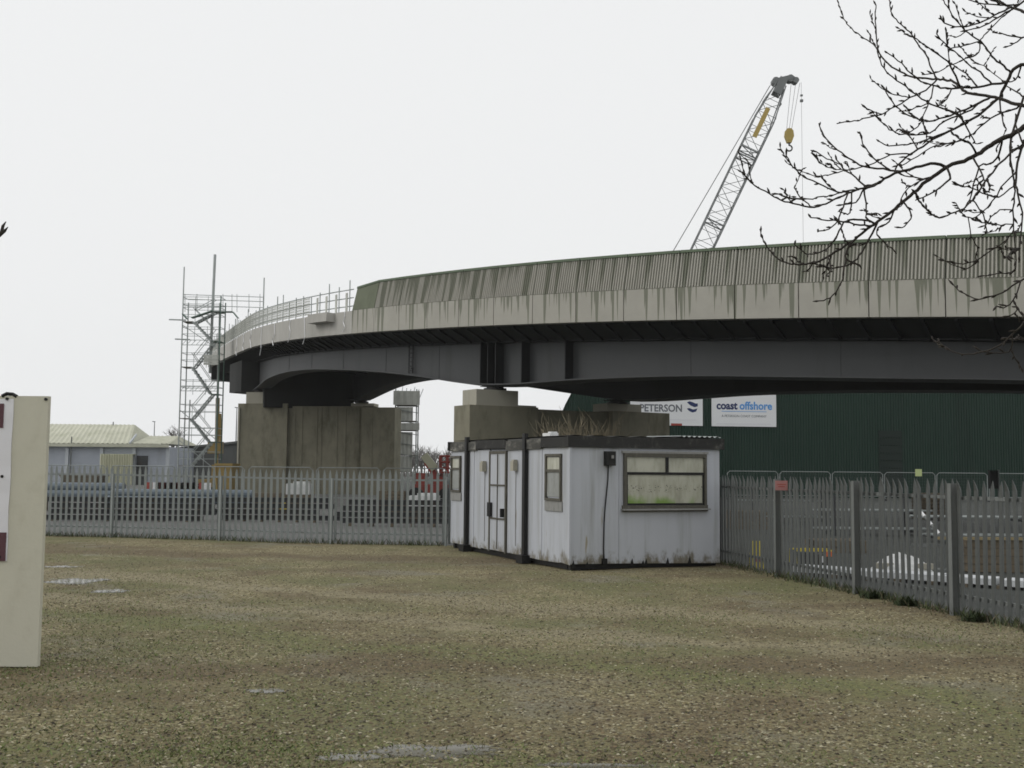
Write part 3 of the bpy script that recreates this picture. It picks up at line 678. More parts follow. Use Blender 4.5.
# sign plate wired to the side fence
d = (RF[2] - RF[1]).normalized(); pz = RF[2] + Vector((-.04, .14))
sp_ = thing('fence_plate', (pz.x - .02, pz.y - .47, 1.53), 'small faded pink and red notice plate fixed at the top of the side fence', 'sign')
m = MB(); m.box((0, 0, .09), (.22, .012, .17)); m.build('plate', MT['pinkred'], sp_, world=False)
m = MB(); m.box((0, -.008, .11), (.15, .003, .015)); m.box((0, -.008, .07), (.12, .003, .015)); m.build('lettering', MT['red'], sp_, world=False)

# ------------------------------------------------------------------ cabin
cA = Vector((1.10, 20.5)); cF = Vector((-1.42, 26.15))
sdir = (cF - cA).normalized(); LEN = (cF - cA).length; edir = Vector((sdir.y, -sdir.x)); WDT = 3.31
cab = thing('portable_cabin', (cA.x, cA.y, gz(cA.x, cA.y)), 'shabby white portable office cabin with black roof trim standing in the fence corner', 'cabin', rz=math.atan2(edir.y, edir.x))
# local axes: x along the end wall (to the right), y along the long side (away), z up
def loc_end(px, py):                      # pixel on the end wall -> (x, z)
    d = ray(px, py); nn = Vector((sdir.x, sdir.y, 0)); o = Vector((0, 0, CAMZ)); A = Vector((cA.x, cA.y, 0))
    p = o + d * ((A - o).dot(nn) / d.dot(nn)) - A; return p.dot(Vector((edir.x, edir.y, 0))), p.z - gz(cA.x, cA.y)
def loc_side(px, py):                     # pixel on the long side -> (y, z)
    d = ray(px, py); nn = Vector((edir.x, edir.y, 0)); o = Vector((0, 0, CAMZ)); A = Vector((cA.x, cA.y, 0))
    p = o + d * ((A - o).dot(nn) / d.dot(nn)) - A; return p.dot(Vector((sdir.x, sdir.y, 0))), p.z - gz(cA.x, cA.y)
ZB, ZT, ZR = .13, 2.29, 2.5
def cb(m, name, mats, parent=cab, **k): return m.build(name, mats, parent, world=False, **k)
TKW = .06
# wall panels (separate sheets with joints)
wall = MB(); wall.hexa([(.06, .06, ZB), (WDT - .06, .06, ZB), (WDT - .06, LEN - .06, ZB), (.06, LEN - .06, ZB), (.06, .06, ZT), (WDT - .06, .06, ZT), (WDT - .06, LEN - .06, ZT), (.06, LEN - .06, ZT)])
wall = cb(wall, 'wall_core', MT['cabin_grey'])
ex = [0, 1.03, WDT]                         # end wall joints
for a, c in zip(ex[:-1], ex[1:]):
    m = MB(); zz = lambda x: ZB - .07 * max(0, x - .3) / WDT
    a2, c2 = a + (.004 if a else 0), c - (.004 if c < WDT else 0)
    m.hexa([(a2, 0, zz(a2)), (c2, 0, zz(c2)), (c2, .058, zz(c2)), (a2, .058, zz(a2)), (a2, 0, ZT), (c2, 0, ZT), (c2, .058, ZT), (a2, .058, ZT)]); cb(m, 'wall_panel', MT['cabin_white'], wall)
dl, _ = loc_side(507, 500); dr, _ = loc_side(490, 500)      # door edges along the side
jl = sorted([0, .44, 1.22, dl - .02, dr + .05, dr + .52, 4.75, 5.4, LEN])
for k, (a, c) in enumerate(zip(jl[:-1], jl[1:])):
    m = MB(); o = .006 * (k % 2)
    b0 = 0.06 if abs(a - (dl - .02)) < .01 else 0
    m.hexa([(o + b0 * .4, a + .006, ZB + random.uniform(-.03, .01)), (.058, a + .006, ZB), (.058, c - .006, ZB), (o + b0 * .4, c - .006, ZB + random.uniform(-.03, .01)), (o + b0 * .4, a + .006, ZT), (.058, a + .006, ZT), (.058, c - .006, ZT), (o + b0 * .4, c - .006, ZT)])
    cb(m, 'wall_panel', MT['cabin_white'], wall)
m = MB(); m.box((WDT - .029, LEN / 2, (ZB + ZT) / 2), (.058, LEN - .12, ZT - ZB)); m.box((WDT / 2, LEN - .029, (ZB + ZT) / 2), (WDT, .058, ZT - ZB)); cb(m, 'rear_wall', MT['cabin_white'], wall)
m = MB(); m.box((-.008, -.008, (ZB + ZT) / 2), (.05, .05, ZT - ZB - .01)); cb(m, 'corner_strip', MT['cabin_white'], wall)
# roof with black fascia, felt sheet, corrugated sheet lying at the right
m = MB()
m.box((WDT / 2, -.03, (ZT + ZR) / 2), (WDT + .16, .06, ZR - ZT)); m.box((WDT + .03, LEN / 2, (ZT + ZR) / 2), (.058, LEN - .004, ZR - ZT - .006)); m.box((WDT / 2, LEN + .03, (ZT + ZR) / 2), (WDT + .16, .06, ZR - ZT))
roof = cb(m, 'roof_fascia', MT['cabin_trim'])
ys = [.003, 1.18, 2.9, 4.55, LEN - .003]
for k, (a, c) in enumerate(zip(ys[:-1], ys[1:])):
    m = MB(); dz = (.0, -.012, .008, -.01)[k]; tz_ = (.012, -.01, .014, -.006)[k]; xo = (-.058, -.05, -.056, -.046)[k]
    m.hexa([(xo, a + .004, ZT + dz), (-.002, a + .004, ZT + dz), (-.002, c - .004, ZT + dz + tz_), (xo, c - .004, ZT + dz + tz_), (xo, a + .004, ZR - .02 + dz), (-.002, a + .004, ZR - .02 + dz), (-.002, c - .004, ZR - .02 + dz + tz_), (xo, c - .004, ZR - .02 + dz + tz_)]); cb(m, 'fascia_board', MT['cabin_trim2' if k in (1, 3) else 'cabin_trim'], roof)
m = MB(); nn = 26
for i in range(nn):
    a, c = WDT * i / nn, WDT * (i + 1) / nn
    m.add([(a, .02, ZR + .012 + .012 * math.sin(i * 1.7)), (c, .02, ZR + .012 + .012 * math.sin((i + 1) * 1.7)), (c, LEN - .02, ZR + .02), (a, LEN - .02, ZR + .02)], [(0, 1, 2, 3)])
m.box((WDT / 2, LEN / 2, ZR - .06), (WDT - .02, LEN - .02, .1)); cb(m, 'roof_felt', MT['roof_felt'], roof)
m = MB(); nn = 40
for i in range(nn):
    a, c = 2.35 + .95 * i / nn, 2.35 + .95 * (i + 1) / nn; z = lambda k: ZR + .035 + .015 * math.sin(k * math.pi / 2.5)
    m.add([(a, -.075, z(i)), (c, -.075, z(i + 1)), (c, 1.2, z(i + 1) + .02), (a, 1.2, z(i) + .02)], [(0, 1, 2, 3)])
    m.add([(a, -.075, z(i) - .004), (c, -.075, z(i + 1) - .004), (c, -.075, z(i + 1)), (a, -.075, z(i))], [(0, 1, 2, 3)])
cb(m, 'corrugated_sheet', MT['galv'], roof)
m = MB(); m.box((.12, 1.1, ZR + .05), (.18, .34, .06)); m.box((.12, 1.0, ZR + .09), (.14, .12, .03)); cb(m, 'roof_vent', MT['white'], roof)
# end window
xa, zt_ = loc_end(623, 453); xb, zb_ = loc_end(705.5, 510)
win = MB(); fz = .045
for bx in ((xa, xb, zt_ - .07, zt_), (xa - .03, xb + .02, zb_ - .02, zb_ + .1), (xa, xa + .06, zb_ + .101, zt_ - .071), (xb - .05, xb, zb_ + .101, zt_ - .071)):
    win.box(((bx[0] + bx[1]) / 2, -.03, (bx[2] + bx[3]) / 2), (bx[1] - bx[0], .055, bx[3] - bx[2]))
win = cb(win, 'window', MT['cabin_frame'])
i0x, i1x, i0z, i1z = xa + .062, xb - .052, zb_ + .103, zt_ - .073
tz = i0z + (i1z - i0z) * .66; mxx = (i0x + i1x) / 2 + .03
m = MB()
m.box(((i0x + i1x) / 2, -.022, tz), (i1x - i0x, .03, .05)); m.box((mxx, -.022, (tz + .026 + i1z) / 2), (.06, .03, i1z - tz - .028))
m.box(((i0x + i1x) / 2, -.02, i0z + .018), (i1x - i0x - .004, .026, .034)); m.box((i0x + .014, -.02, (i0z + .036 + tz - .026) / 2), (.026, .026, tz - i0z - .064)); m.box((i1x - .014, -.02, (i0z + .036 + tz - .026) / 2), (.026, .026, tz - i0z - .064))
cb(m, 'glazing_bar', MT['cabin_black'], win)
for a, c, e, f in ((i0x, i1x, i0z, tz), (i0x, mxx, tz, i1z), (mxx, i1x, tz, i1z)):
    m = MB(); m.box(((a + c) / 2, -.008, (e + f) / 2), (c - a - .004, .008, f - e - .004)); cb(m, 'pane', MT['pane'], win)
m = MB(); m.box(((xa + xb) / 2, -.06, zb_ + .02), (xb - xa + .1, .11, .03)); m.box(((xa + xb) / 2, -.028, zt_ + .022), (xb - xa + .08, .055, .04)); cb(m, 'sill', MT['cabin_grey'], win)
# meter box and cable
bx, bz = loc_end(608, 458.5)
m = MB(); m.box((bx, -.07, bz), (.19, .13, .27)); m.box((bx + .02, -.14, bz + .03), (.09, .012, .1)); mb_ = cb(m, 'meter_box', MT['cabin_black'])
m = MB(); m.box((bx + .02, -.148, bz + .03), (.05, .004, .06)); cb(m, 'dial', MT['cabin_grey'], mb_)
cx0, _ = loc_end(603.5, 560)
m = MB(); m.tube([(bx - .01, -.03, bz - .13), (bx - .015, -.025, bz - .4), (bx - .07, -.022, bz - .9), (cx0, -.022, .9), (cx0 - .01, -.022, .4), (cx0, -.025, .12)], .013, 6); m.box((cx0, -.04, .17), (.09, .07, .1)); cb(m, 'cable', MT['cabin_black'], mb_)
# long side: straps, door, lights, windows
for px in (527, 468.5):
    y_, _ = loc_side(px, 500); m = MB(); m.box((-.05, y_, 1.31), (.08, .12, 2.56)); m.box((-.07, y_, .08), (.2, .3, .16)); cb(m, 'steel_upright', MT['cabin_black'])
_, dzt = loc_side(498, 451); dz0 = ZB - .02
m = MB(); m.box((-.0, (dl + dr) / 2, (dz0 + dzt) / 2), (.04, dr - dl - .1, dzt - dz0 - .06)); door = cb(m, 'door', MT['cabin_white'])
m = MB()
for yy in (dl + .02, dr - .03): m.box((-.012, yy, (dz0 + dzt) / 2), (.05, .06, dzt - dz0))
m.box((-.012, (dl + dr) / 2, dzt - .03), (.048, dr - dl - .1, .06))
for k in (.33, .66): m.box((-.025, (dl + dr) / 2, dz0 + (dzt - dz0) * k), (.03, dr - dl - .14, .035))
m.box((-.025, (dl + dr) / 2 - .0, (dz0 + dzt) / 2), (.024, .02, dzt - dz0 - .14)); cb(m, 'door_frame', MT['cabin_frame'], door)
m = MB(); m.box((-.06, dl + .12, .95), (.08, .05, .18)); cb(m, 'handle', MT['cabin_black'], door)
m = MB(); m.box((-.05, dr - .1, 1.0), (.06, .16, .3)); cb(m, 'lock', MT['cabin_black'], door)
for px, py in ((516.5, 466), (485.5, 467)):
    y_, z_ = loc_side(px, py); m = MB(); m.box((-.06, y_, z_), (.1, .15, .2)); m.box((-.05, y_, z_ + .115), (.08, .12, .03)); lamp = cb(m, 'wall_lamp', MT['concrete_pale'])
    m = MB(); m.tube([(-.015, y_, z_ - .11), (-.012, y_ + .01, z_ - .7), (-.012, y_, .3)], .007, 5); cb(m, 'cable', MT['cabin_grey'], lamp)
for p0, p1, zs in (((546.5, 454), (562, 512), .62), ((451.5, 456), (461, 501), .62)):
    ya, zt2 = loc_side(*p0); yb, zb2 = loc_side(*p1); ya, yb = max(ya, yb), min(ya, yb)
    ya = min(ya, LEN - .05)
    m = MB()
    for bxx in ((yb, ya, zt2 - .05, zt2), (yb, ya, zb2 + .2, zb2 + .25), (yb, yb + .05, zb2 + .251, zt2 - .051), (ya - .05, ya, zb2 + .251, zt2 - .051)):
        m.box((-.022, (bxx[0] + bxx[1]) / 2, (bxx[2] + bxx[3]) / 2), (.042, bxx[1] - bxx[0], bxx[3] - bxx[2]))
    zm = zb2 + .25 + (zt2 - zb2 - .25) * .62
    m.box((-.02, (ya + yb) / 2, zm), (.036, ya - yb - .102, .05)); ww = cb(m, 'window', MT['cabin_frame'])
    m = MB(); m.box((-.006, (ya + yb) / 2, (zb2 + .25 + zm) / 2), (.01, ya - yb - .1, zm - zb2 - .3)); cb(m, 'pane', MT['pane_dark'], ww)
    m = MB(); m.box((-.006, (ya + yb) / 2, (zt2 - .05 + zm) / 2), (.01, ya - yb - .1, zt2 - zm - .08)); cb(m, 'pane', MT['pane'], ww)
    m = MB(); m.box((-.012, (ya + yb) / 2, zb2 + .1), (.02, ya - yb + .06, .19)); cb(m, 'sill_panel', MT['cabin_grey'], ww)
# base frame and blocks
m = MB()
m.box((WDT / 2, .12, .075), (WDT - .1, .1, .12)); m.box((.12, LEN / 2, .075), (.1, LEN - .5, .12)); m.box((WDT - .12, LEN / 2, .075), (.1, LEN - .5, .12)); m.box((WDT / 2, LEN - .12, .075), (WDT - .1, .1, .12))
m.box((WDT / 2, LEN / 2, .1), (WDT - .4, LEN - .5, .05)); cb(m, 'base_frame', MT['cabin_black'])
for a in (.3, WDT - .3):
    for c in (.35, LEN / 2, LEN - .35):
        m = MB(); m.box((a, c, .0), (.4, .3, .16)); cb(m, 'foot_block', MT['steel_dark'])
# torn flaps at the panel feet
m = MB()
for q in (.06, .35, 1.31, 1.55, 1.62, 2.1, 2.6):
    hh = random.uniform(.04, .1); m.add([(q - .05, -.004, .06), (q + .05, -.004, .05), (q + .01, -.006, ZB + hh)], [(0, 1, 2)])
cb(m, 'torn_edge', MT['cabin_black'])

# ------------------------------------------------------------------ hoarding board at the left
HB = Vector((-4.385, 10.42, 0))
hb = thing('notice_board', (HB.x, HB.y, gz(HB.x, HB.y)), 'cream painted plywood notice board with white vinyl banner standing at the left edge', 'board')
m = MB(); m.box((-1.22, 0, 1.27), (2.44, .06, 2.52)); cb(m, 'panel', MT['board'], hb)
m = MB(); m.box((-1.22, .05, 1.27), (2.40, .04, .09)); m.box((-1.22, .05, 2.45), (2.40, .04, .09)); m.box((-1.22, .05, .12), (2.40, .04, .09)); cb(m, 'batten', MT['timber'], hb)
for x_ in (-.95, -2.2):
    m = MB(); m.beam((x_, .1, -.1), (x_, .1, 2.4), .09, .06); m.beam((x_, .12, 1.6), (x_, 1.2, -.02), .08, .05); cb(m, 'post', MT['timber'], hb)
bn_ = MB(); nn = 12
xr = lambda z: -.365 - .0 * z
for i in range(nn):
    za, zb2 = .98 + (2.5 - .98) * i / nn, .98 + (2.5 - .98) * (i + 1) / nn
    w0 = .004 * math.sin(i * 1.3); w1 = .004 * math.sin((i + 1) * 1.3)
    bn_.add([(-2.3, -.036, za), (-.325 + w0, -.037 - abs(w0), za), (-.325 + w1, -.037 - abs(w1), zb2), (-2.3, -.036, zb2), (-2.3, -.031, za), (-.325 + w0, -.031, za), (-.325 + w1, -.031, zb2), (-2.3, -.031, zb2)], [(0, 1, 2, 3), (1, 5, 6, 2)])
bn_ = cb(bn_, 'banner', MT['banner'], hb)
m = MB(); m.box((-1.3, -.044, 2.34), (1.78, .004, .23)); cb(m, 'printed_block', MT['maroon'], bn_)
m = MB(); m.box((-1.3, -.044, 1.115), (1.93, .004, .265)); cb(m, 'printed_band', MT['maroon'], bn_)
for x_, z_ in ((-.385, 2.5), (-.4, 1.77), (-.02, 2.5), (-.39, 1.02)):
    m = MB(); m.tube([(x_, -.028, z_), (x_, -.05, z_)], .014, 8); cb(m, 'fixing', MT['cabin_black'], hb)
m = MB(); m.tube([(-.44, -.03, 2.525), (-.4, -.02, 2.55), (-.34, -.02, 2.545), (-.3, -.03, 2.525)], .018, 6); cb(m, 'cable_tie', MT['cabin_black'], hb)

# ------------------------------------------------------------------ warehouse with signs
W0 = Vector((3.55, 78.0)); W1 = Vector((60, 83.5)); wd = (W1 - W0).normalized(); wn_ = Vector((-wd.y, wd.x))
def wpt(u, z, back=0): p = W0 + wd * u + wn_ * back + Vector((.17 * max(0, back), 0)); return Vector((p.x, p.y, z))
wh = thing('warehouse', (W0.x, W0.y, 0), 'large dark green clad warehouse behind the bridge on the right', 'building')
prof = [(0, 0), (0, 5.9), (.25, 6.5), (.75, 7.45), (1.8, 8.6), (4, 9.6), (8, 10.2), (14, 10.5)]
def topz(u): return float(np.interp(u, [0, .01, .25, .75, 1.8, 4, 8, 14, 60], [5.9, 5.95, 6.5, 7.45, 8.6, 9.6, 10.2, 10.5, 10.5]))
m = MB(); step = .2; u = 0; k = 0; tot = (W1 - W0).length
while u < tot:
    # trapezoid cladding ribs
    for a, c, o0, o1 in ((u, u + .06, .0, .0), (u + .06, u + .09, .0, -.045), (u + .09, u + .17, -.045, -.045), (u + .17, u + .2, -.045, .0)):
        m.add([wpt(a, 0, o0), wpt(c, 0, o1), wpt(c, topz(c), o1), wpt(a, topz(a), o0)], [(0, 1, 2, 3)])
    u += step
m.build('cladding', MT['green_clad'], wh)
m = MB(); us = [0, .25, .75, 1.8, 4, 8, 14, 30, tot]
for a, c in zip(us[:-1], us[1:]): m.add([wpt(a, topz(a) - .02, -.1), wpt(c, topz(c) - .02, -.1), wpt(c, topz(c) - .02, 22), wpt(a, topz(a) - .02, 22)], [(0, 1, 2, 3)])
m.build('roof', MT['green_clad'], wh)
m = MB(); m.add([wpt(0, 0, 0), wpt(0, 0, 22), wpt(0, 5.9, 22), wpt(0, 5.9, 0)], [(0, 1, 2, 3)]); m.add([wpt(0, 0, 22), wpt(tot, 0, 22), wpt(tot, 10.4, 22), wpt(0, 5.9, 22)], [(0, 1, 2, 3)]); m.add([wpt(tot, 0, 22), wpt(tot, 0, 0), wpt(tot, 10.4, 0), wpt(tot, 10.4, 22)], [(0, 1, 2, 3)]); m.build('side_wall', MT['green_clad'], wh)
def wu(px, py):
    d = ray(px, py); nn = Vector((wn_.x, wn_.y, 0)); A = Vector((W0.x, W0.y, 0)); o = Vector((0, 0, CAMZ)); p = o + d * ((A - o).dot(nn) / d.dot(nn)) - A
    return p.dot(Vector((wd.x, wd.y, 0))), p.z
ua, za = wu(878, 430); ub, zb_ = wu(902, 470)
dr_ = MB()
for k in range(9):
    h = za / 9; P = [wpt(ua, h * k, -.1), wpt(ub, h * k, -.1), wpt(ub, h * k, -.05), wpt(ua, h * k, -.05)]; Q = [wpt(ua, h * (k + .93), -.08), wpt(ub, h * (k + .93), -.08), wpt(ub, h * (k + .93), -.05), wpt(ua, h * (k + .93), -.05)]; dr_.hexa(P + Q)
dr_.build('roller_door', MT['green_door'], wh)
_fonts = {}
def text_part(txt, size, u0, z0, off, mat, parent, name='lettering', fit=None, bold=0, shear=0):
    cu = bpy.data.curves.new('t', 'FONT'); cu.body = txt; cu.size = size; cu.extrude = .004; cu.offset = bold; cu.shear = shear
    cu.resolution_u = 3
    o = bpy.data.objects.new('t', cu); COL.objects.link(o)
    dg = bpy.context.evaluated_depsgraph_get(); me = bpy.data.meshes.new_from_object(o.evaluated_get(dg)); bpy.data.objects.remove(o); bpy.data.curves.remove(cu)
    xs = [v.co.x for v in me.vertices]; k = fit / (max(xs) - min(xs)) if fit else 1
    p0 = Vector(parent.location); x00 = min(xs)
    for v in me.vertices:
        q = wpt(u0 + (v.co.x - x00) * k, z0 + v.co.y, off - v.co.z) - p0; v.co = q
    me.materials.append(mat); ob = link(bpy.data.objects.new(name, me)); ob.parent = parent; return ob
def sign_board(u0, u1, z0, z1, label):
    c = wpt((u0 + u1) / 2, z0, -.12); r = thing('wall_sign', c, label, 'sign')
    m = MB(); P = [wpt(u0, z0, -.13), wpt(u1, z0, -.13), wpt(u1, z0, -.06), wpt(u0, z0, -.06)]; m.hexa(P + [p + Vector((0, 0, z1 - z0)) for p in P]); m.build('board', MT['sign_white'], r); return r
u0, zb_ = wu(711.3, 426.2); u1, _ = wu(775.8, 427); 
s2 = sign_board(u0, u1, zb_, zb_ + 2.55, 'white sign lettered coast offshore in navy and blue on the green warehouse')
ua, za = wu(716, 409); ub, _ = wu(737, 409); uc, _ = wu(739, 409); ud, _ = wu(771.5, 409)
text_part('coast', .78, ua, za, -.135, MT['navy'], s2, fit=ub - ua, bold=.026)
text_part('offshore', .78, uc, za, -.135, MT['blue'], s2, fit=ud - uc, bold=.022)
uu, zz = wu(721, 411.3); ue, _ = wu(766, 411.3)
m = MB(); m.beam(wpt(uu, zz, -.136), wpt(ue, zz, -.136), .01, .035); m.build('rule', MT['blue'], s2)
uu, zz = wu(721, 417); ue, _ = wu(766, 417); text_part('A PETERSON COAST COMPANY', .24, uu, zz, -.135, MT['greytext'], s2, fit=ue - uu)
uu, zz = wu(716, 423.6); ue, _ = wu(770, 423.6); m = MB(); m.beam(wpt(uu, zz, -.136), wpt(ue, zz, -.136), .01, .05); m.build('rule', MT['banner'], s2)
u0, zb_ = wu(630, 424.6); u1, zc_ = wu(702.3, 426)
s1_ = sign_board(u0, u1, zc_, zc_ + 2.6, 'white sign lettered PETERSON with navy swoosh, half hidden by the bridge bearing')
ua, za = wu(639.5, 411.2); ub, _ = wu(681.5, 411.2); text_part('PETERSON', .72, ua, za, -.135, MT['greytext'], s1_, fit=ub - ua, bold=.018)
uu, zz = wu(655, 419.5); ue, _ = wu(696, 419.5); text_part('logistics and services', .2, uu, zz, -.135, MT['greytext'], s1_, fit=ue - uu) if False else None
m = MB(); m.beam(wpt(uu, zz, -.136), wpt(ue, zz, -.136), .01, .05); m.build('small_print', MT['banner'], s1_)
# swoosh emblem: two curved blades
for (pts_) in ([(686.5, 402.5), (689, 401.3), (692, 402.2), (695, 403.6), (697.3, 403.6), (697.2, 406.5), (694, 407.3), (690, 405.6)], [(686.3, 408.6), (689, 408.2), (692.5, 409.6), (697, 408.6), (695.5, 411.6), (692, 412.6), (688.5, 411)]):
    m = MB(); V = []
    for px, py in pts_:
        a, z = wu(px, py); V.append(wpt(a, z, -.137))
    V2 = [v + Vector((wn_.x, wn_.y, 0)) * .006 for v in V]; n = len(V)
    m.add(V + V2, [tuple(range(n))[::-1]] + [(i, (i + 1) % n, n + (i + 1) % n, n + i) for i in range(n)]); m.build('emblem', MT['navy'], s1_)
uu, zz = wu(670.5, 425.4); ue, _ = wu(681.5, 425.4); m = MB(); m.beam(wpt(uu, zc_ + .08, -.138), wpt(ue, zc_ + .08, -.138), .012, .16); m.build('red_stripe', MT['red'], s1_)

# ------------------------------------------------------------------ temporary mesh fence panels in front of the warehouse
def heras(x, y, lbl):
    r = thing('mesh_fence_panel', (x, y, 0), lbl, 'fence panel', 'temporary mesh fence panels ' + ('along the warehouse' if y > 65 else 'behind the pipes'))
    m = MB(); H, W_ = 1.86, 3.4
    m.tube([(.05, 0, .1), (.05, 0, H - .15), (.2, 0, H), (W_ - .2, 0, H), (W_ - .05, 0, H - .15), (W_ - .05, 0, .1)], .024, 6)
    m.tube([(.05, 0, .3), (W_ - .05, 0, .3)], .02, 6); cb(m, 'frame', MT['galv'], r)
    m = MB()
    for k in range(1, 34): m.beam((k * .1, 0, .3), (k * .1, 0, H - .02), .0035, .0035)
    for k in range(1, 8): m.beam((.05, .007, .3 + k * .2), (W_ - .05, .007, .3 + k * .2), .0035, .0035)
    cb(m, 'mesh', MT['galv_old'], r)
    for a in (.05, W_ - .05):
        m = MB(); m.box((a, 0, .06), (.22, .6, .12)); m.box((a, 0, .13), (.14, .3, .03)); cb(m, 'foot', MT['steel_dark'], r)
ORD = ['first', 'second', 'third', 'fourth', 'fifth', 'sixth', 'seventh', 'eighth', 'ninth', 'tenth']
for k in range(7): heras(14.05 + k * 3.44, 72 + k * .06, ORD[k] + ' temporary mesh fence panel from the cabin, before the green warehouse')
p = at(918, 473, 71.8); pl_ = thing('fence_tag', (p.x, p.y - .1, p.z - .28), 'pale lime square plate clipped to the mesh fence top', 'sign')
m = MB(); m.box((0, 0, .3), (.42, .02, .46)); m.box((0, .03, .3), (.1, .04, .1)); cb(m, 'plate', MT['limeplate'], pl_)
p = at(996, 490, 40); bp_ = thing('control_post', (p.x, p.y, 0), 'dark square cabinet on a thin post behind the side fence', 'post')
m = MB(); m.box((-.1, 0, 1.62), (.26, .2, .62)); m.box((-.1, 0, 1.95), (.3, .24, .04)); cb(m, 'cabinet', MT['cabin_black'], bp_)
m = MB(); m.tube([(.1, 0, 0), (.1, 0, 2.0)], .035, 6); cb(m, 'pole', MT['galv_old'], bp_)

# ------------------------------------------------------------------ crane
D = 118.0
ba = at(598, 470, D); ba.z = 2.2; tp_ = at(782, 82, D)
cr = thing('lattice_crane', (ba.x - 1.5, D, 0), 'tall grey lattice boom crane rising above the bridge parapet', 'crane')
ax = (tp_ - ba).normalized(); LB = (tp_ - ba).length; side = Vector((0, 1, 0)); prp = side.cross(ax).normalized()
def bw(t): return 1.05 * min(1, .35 + t / 5, .35 + (LB - t) / 6 + .1)
def bp(t, i): sx, sy = ((-1, -1), (1, -1), (1, 1), (-1, 1))[i]; return ba + ax * t + prp * (sx * bw(t)) + side * (sy * bw(t) * .9)
boom = MB()
ts = [0, 4, LB - 5, LB - .4]
for i in range(4): boom.tube([bp(t, i) for t in ts], .07, 6)
boom = boom.build('boom', MT['crane'], cr)
m = MB(); t = .5; k = 0
while t < LB - 1.5:
    for i in range(4):
        j = (i + 1) % 4; a, c = (i, j) if k % 2 == 0 else (j, i)
        m.tube([bp(t, a), bp(t + 1.75, c)], .04, 4); m.tube([bp(t, i), bp(t, j)], .035, 4)
    t += 1.75; k += 1
m.build('lacing', MT['crane'], boom)
for t in (LB - 8.7, LB - 17.6, LB - 26.4, LB - 9.6):
    m = MB()
    for i in range(4): m.tube([bp(t, i), bp(t, (i + 1) % 4)], .08, 5)
    m.tube([bp(t, 0), bp(t, 2)], .05, 4); m.tube([bp(t, 1), bp(t, 3)], .05, 4); m.build('section_joint', MT['crane'], boom)
m = MB(); hd_ = tp_ - ax * .6
m.beam(hd_ - ax * 1.0, hd_ + ax * .9, 1.3, .9, up=prp); h2 = hd_ + ax * .5
m.beam(h2 - Vector((.8, 0, -.05)), h2 + Vector((1.1, 0, .55)), 1.0, .5); m.beam(h2 + Vector((1.0, 0, .6)), h2 + Vector((1.7, 0, .15)), .7, .4)
m.build('boom_head', MT['crane'], cr)
for dx, dz, r_ in ((-.7, .1, .42), (.9, .4, .4), (1.5, .2, .33)):
    c = h2 + Vector((dx, 0, dz)); m = MB(); m.tube([c - side * .45, c + side * .45], r_, 16); m.build('sheave', MT['crane'], cr)
m = MB(); a = ba + ax * (LB - 7.3); m.beam(a - side * 1.0 - prp * .2, a + ax * 3.6 - side * 1.0 - prp * .2, .08, .5, up=prp); m.build('boom_plate', MT['crane_y'], boom)
# pendants back to the mast, hoist ropes and hook block
mt = at(560, 425, D)
pen = MB(); back = hd_ + Vector((-.9, 0, .4)); pe = at(675, 248, D); dpe = (pe - back).normalized()
for yy in (-.8, .8): pen.tube([back + side * yy, back + dpe * 34 + side * yy], .035, 4)
pen.build('pendant', MT['cable'], cr)
hk = at(789, 131, D)
for dx in (-.55, 0, .5):
    m = MB(); top = h2 + Vector((1.55 + dx * .9, 0, .0)); m.tube([top, (hk.x + dx * .5, D, hk.z)], .028, 4); m.build('hoist_rope', MT['cable'], cr)
m = MB(); P = [(-.42, 0), (-.5, -.6), (-.22, -1.35), (.22, -1.35), (.5, -.6), (.42, 0), (.2, .25), (-.2, .25)]
V = [(hk.x + a, D - .25, hk.z + c) for a, c in P] + [(hk.x + a, D + .25, hk.z + c) for a, c in P]; n = len(P)
m.add(V, [tuple(range(n)), tuple(reversed(range(n, 2 * n)))] + [(i, n + i, n + (i + 1) % n, (i + 1) % n) for i in range(n)]); hb_ = m.build('hook_block', MT['crane_y'], cr)
m = MB(); m.tube([(hk.x, D, hk.z - 1.35), (hk.x, D, hk.z - 1.6)] + [(hk.x + .32 * math.sin(a), D, hk.z - 1.92 + .32 * math.cos(a)) for a in np.linspace(0, 4.3, 10)], .09, 6); m.build('hook', MT['steel_dark'], hb_)
m = MB(); a = h2 + Vector((2.15, 0, .1)); m.tube([a, (a.x + .05, D, 3)], .02, 4); m.build('whip_line', MT['cable'], cr)
m = MB(); m.box((a.x + .02, D, a.z - 2.1), (.3, .3, .25)); m.box((a.x + .02, D, a.z - 1.5), (.25, .25, .16)); m.build('limit_weight', MT['crane'], cr)
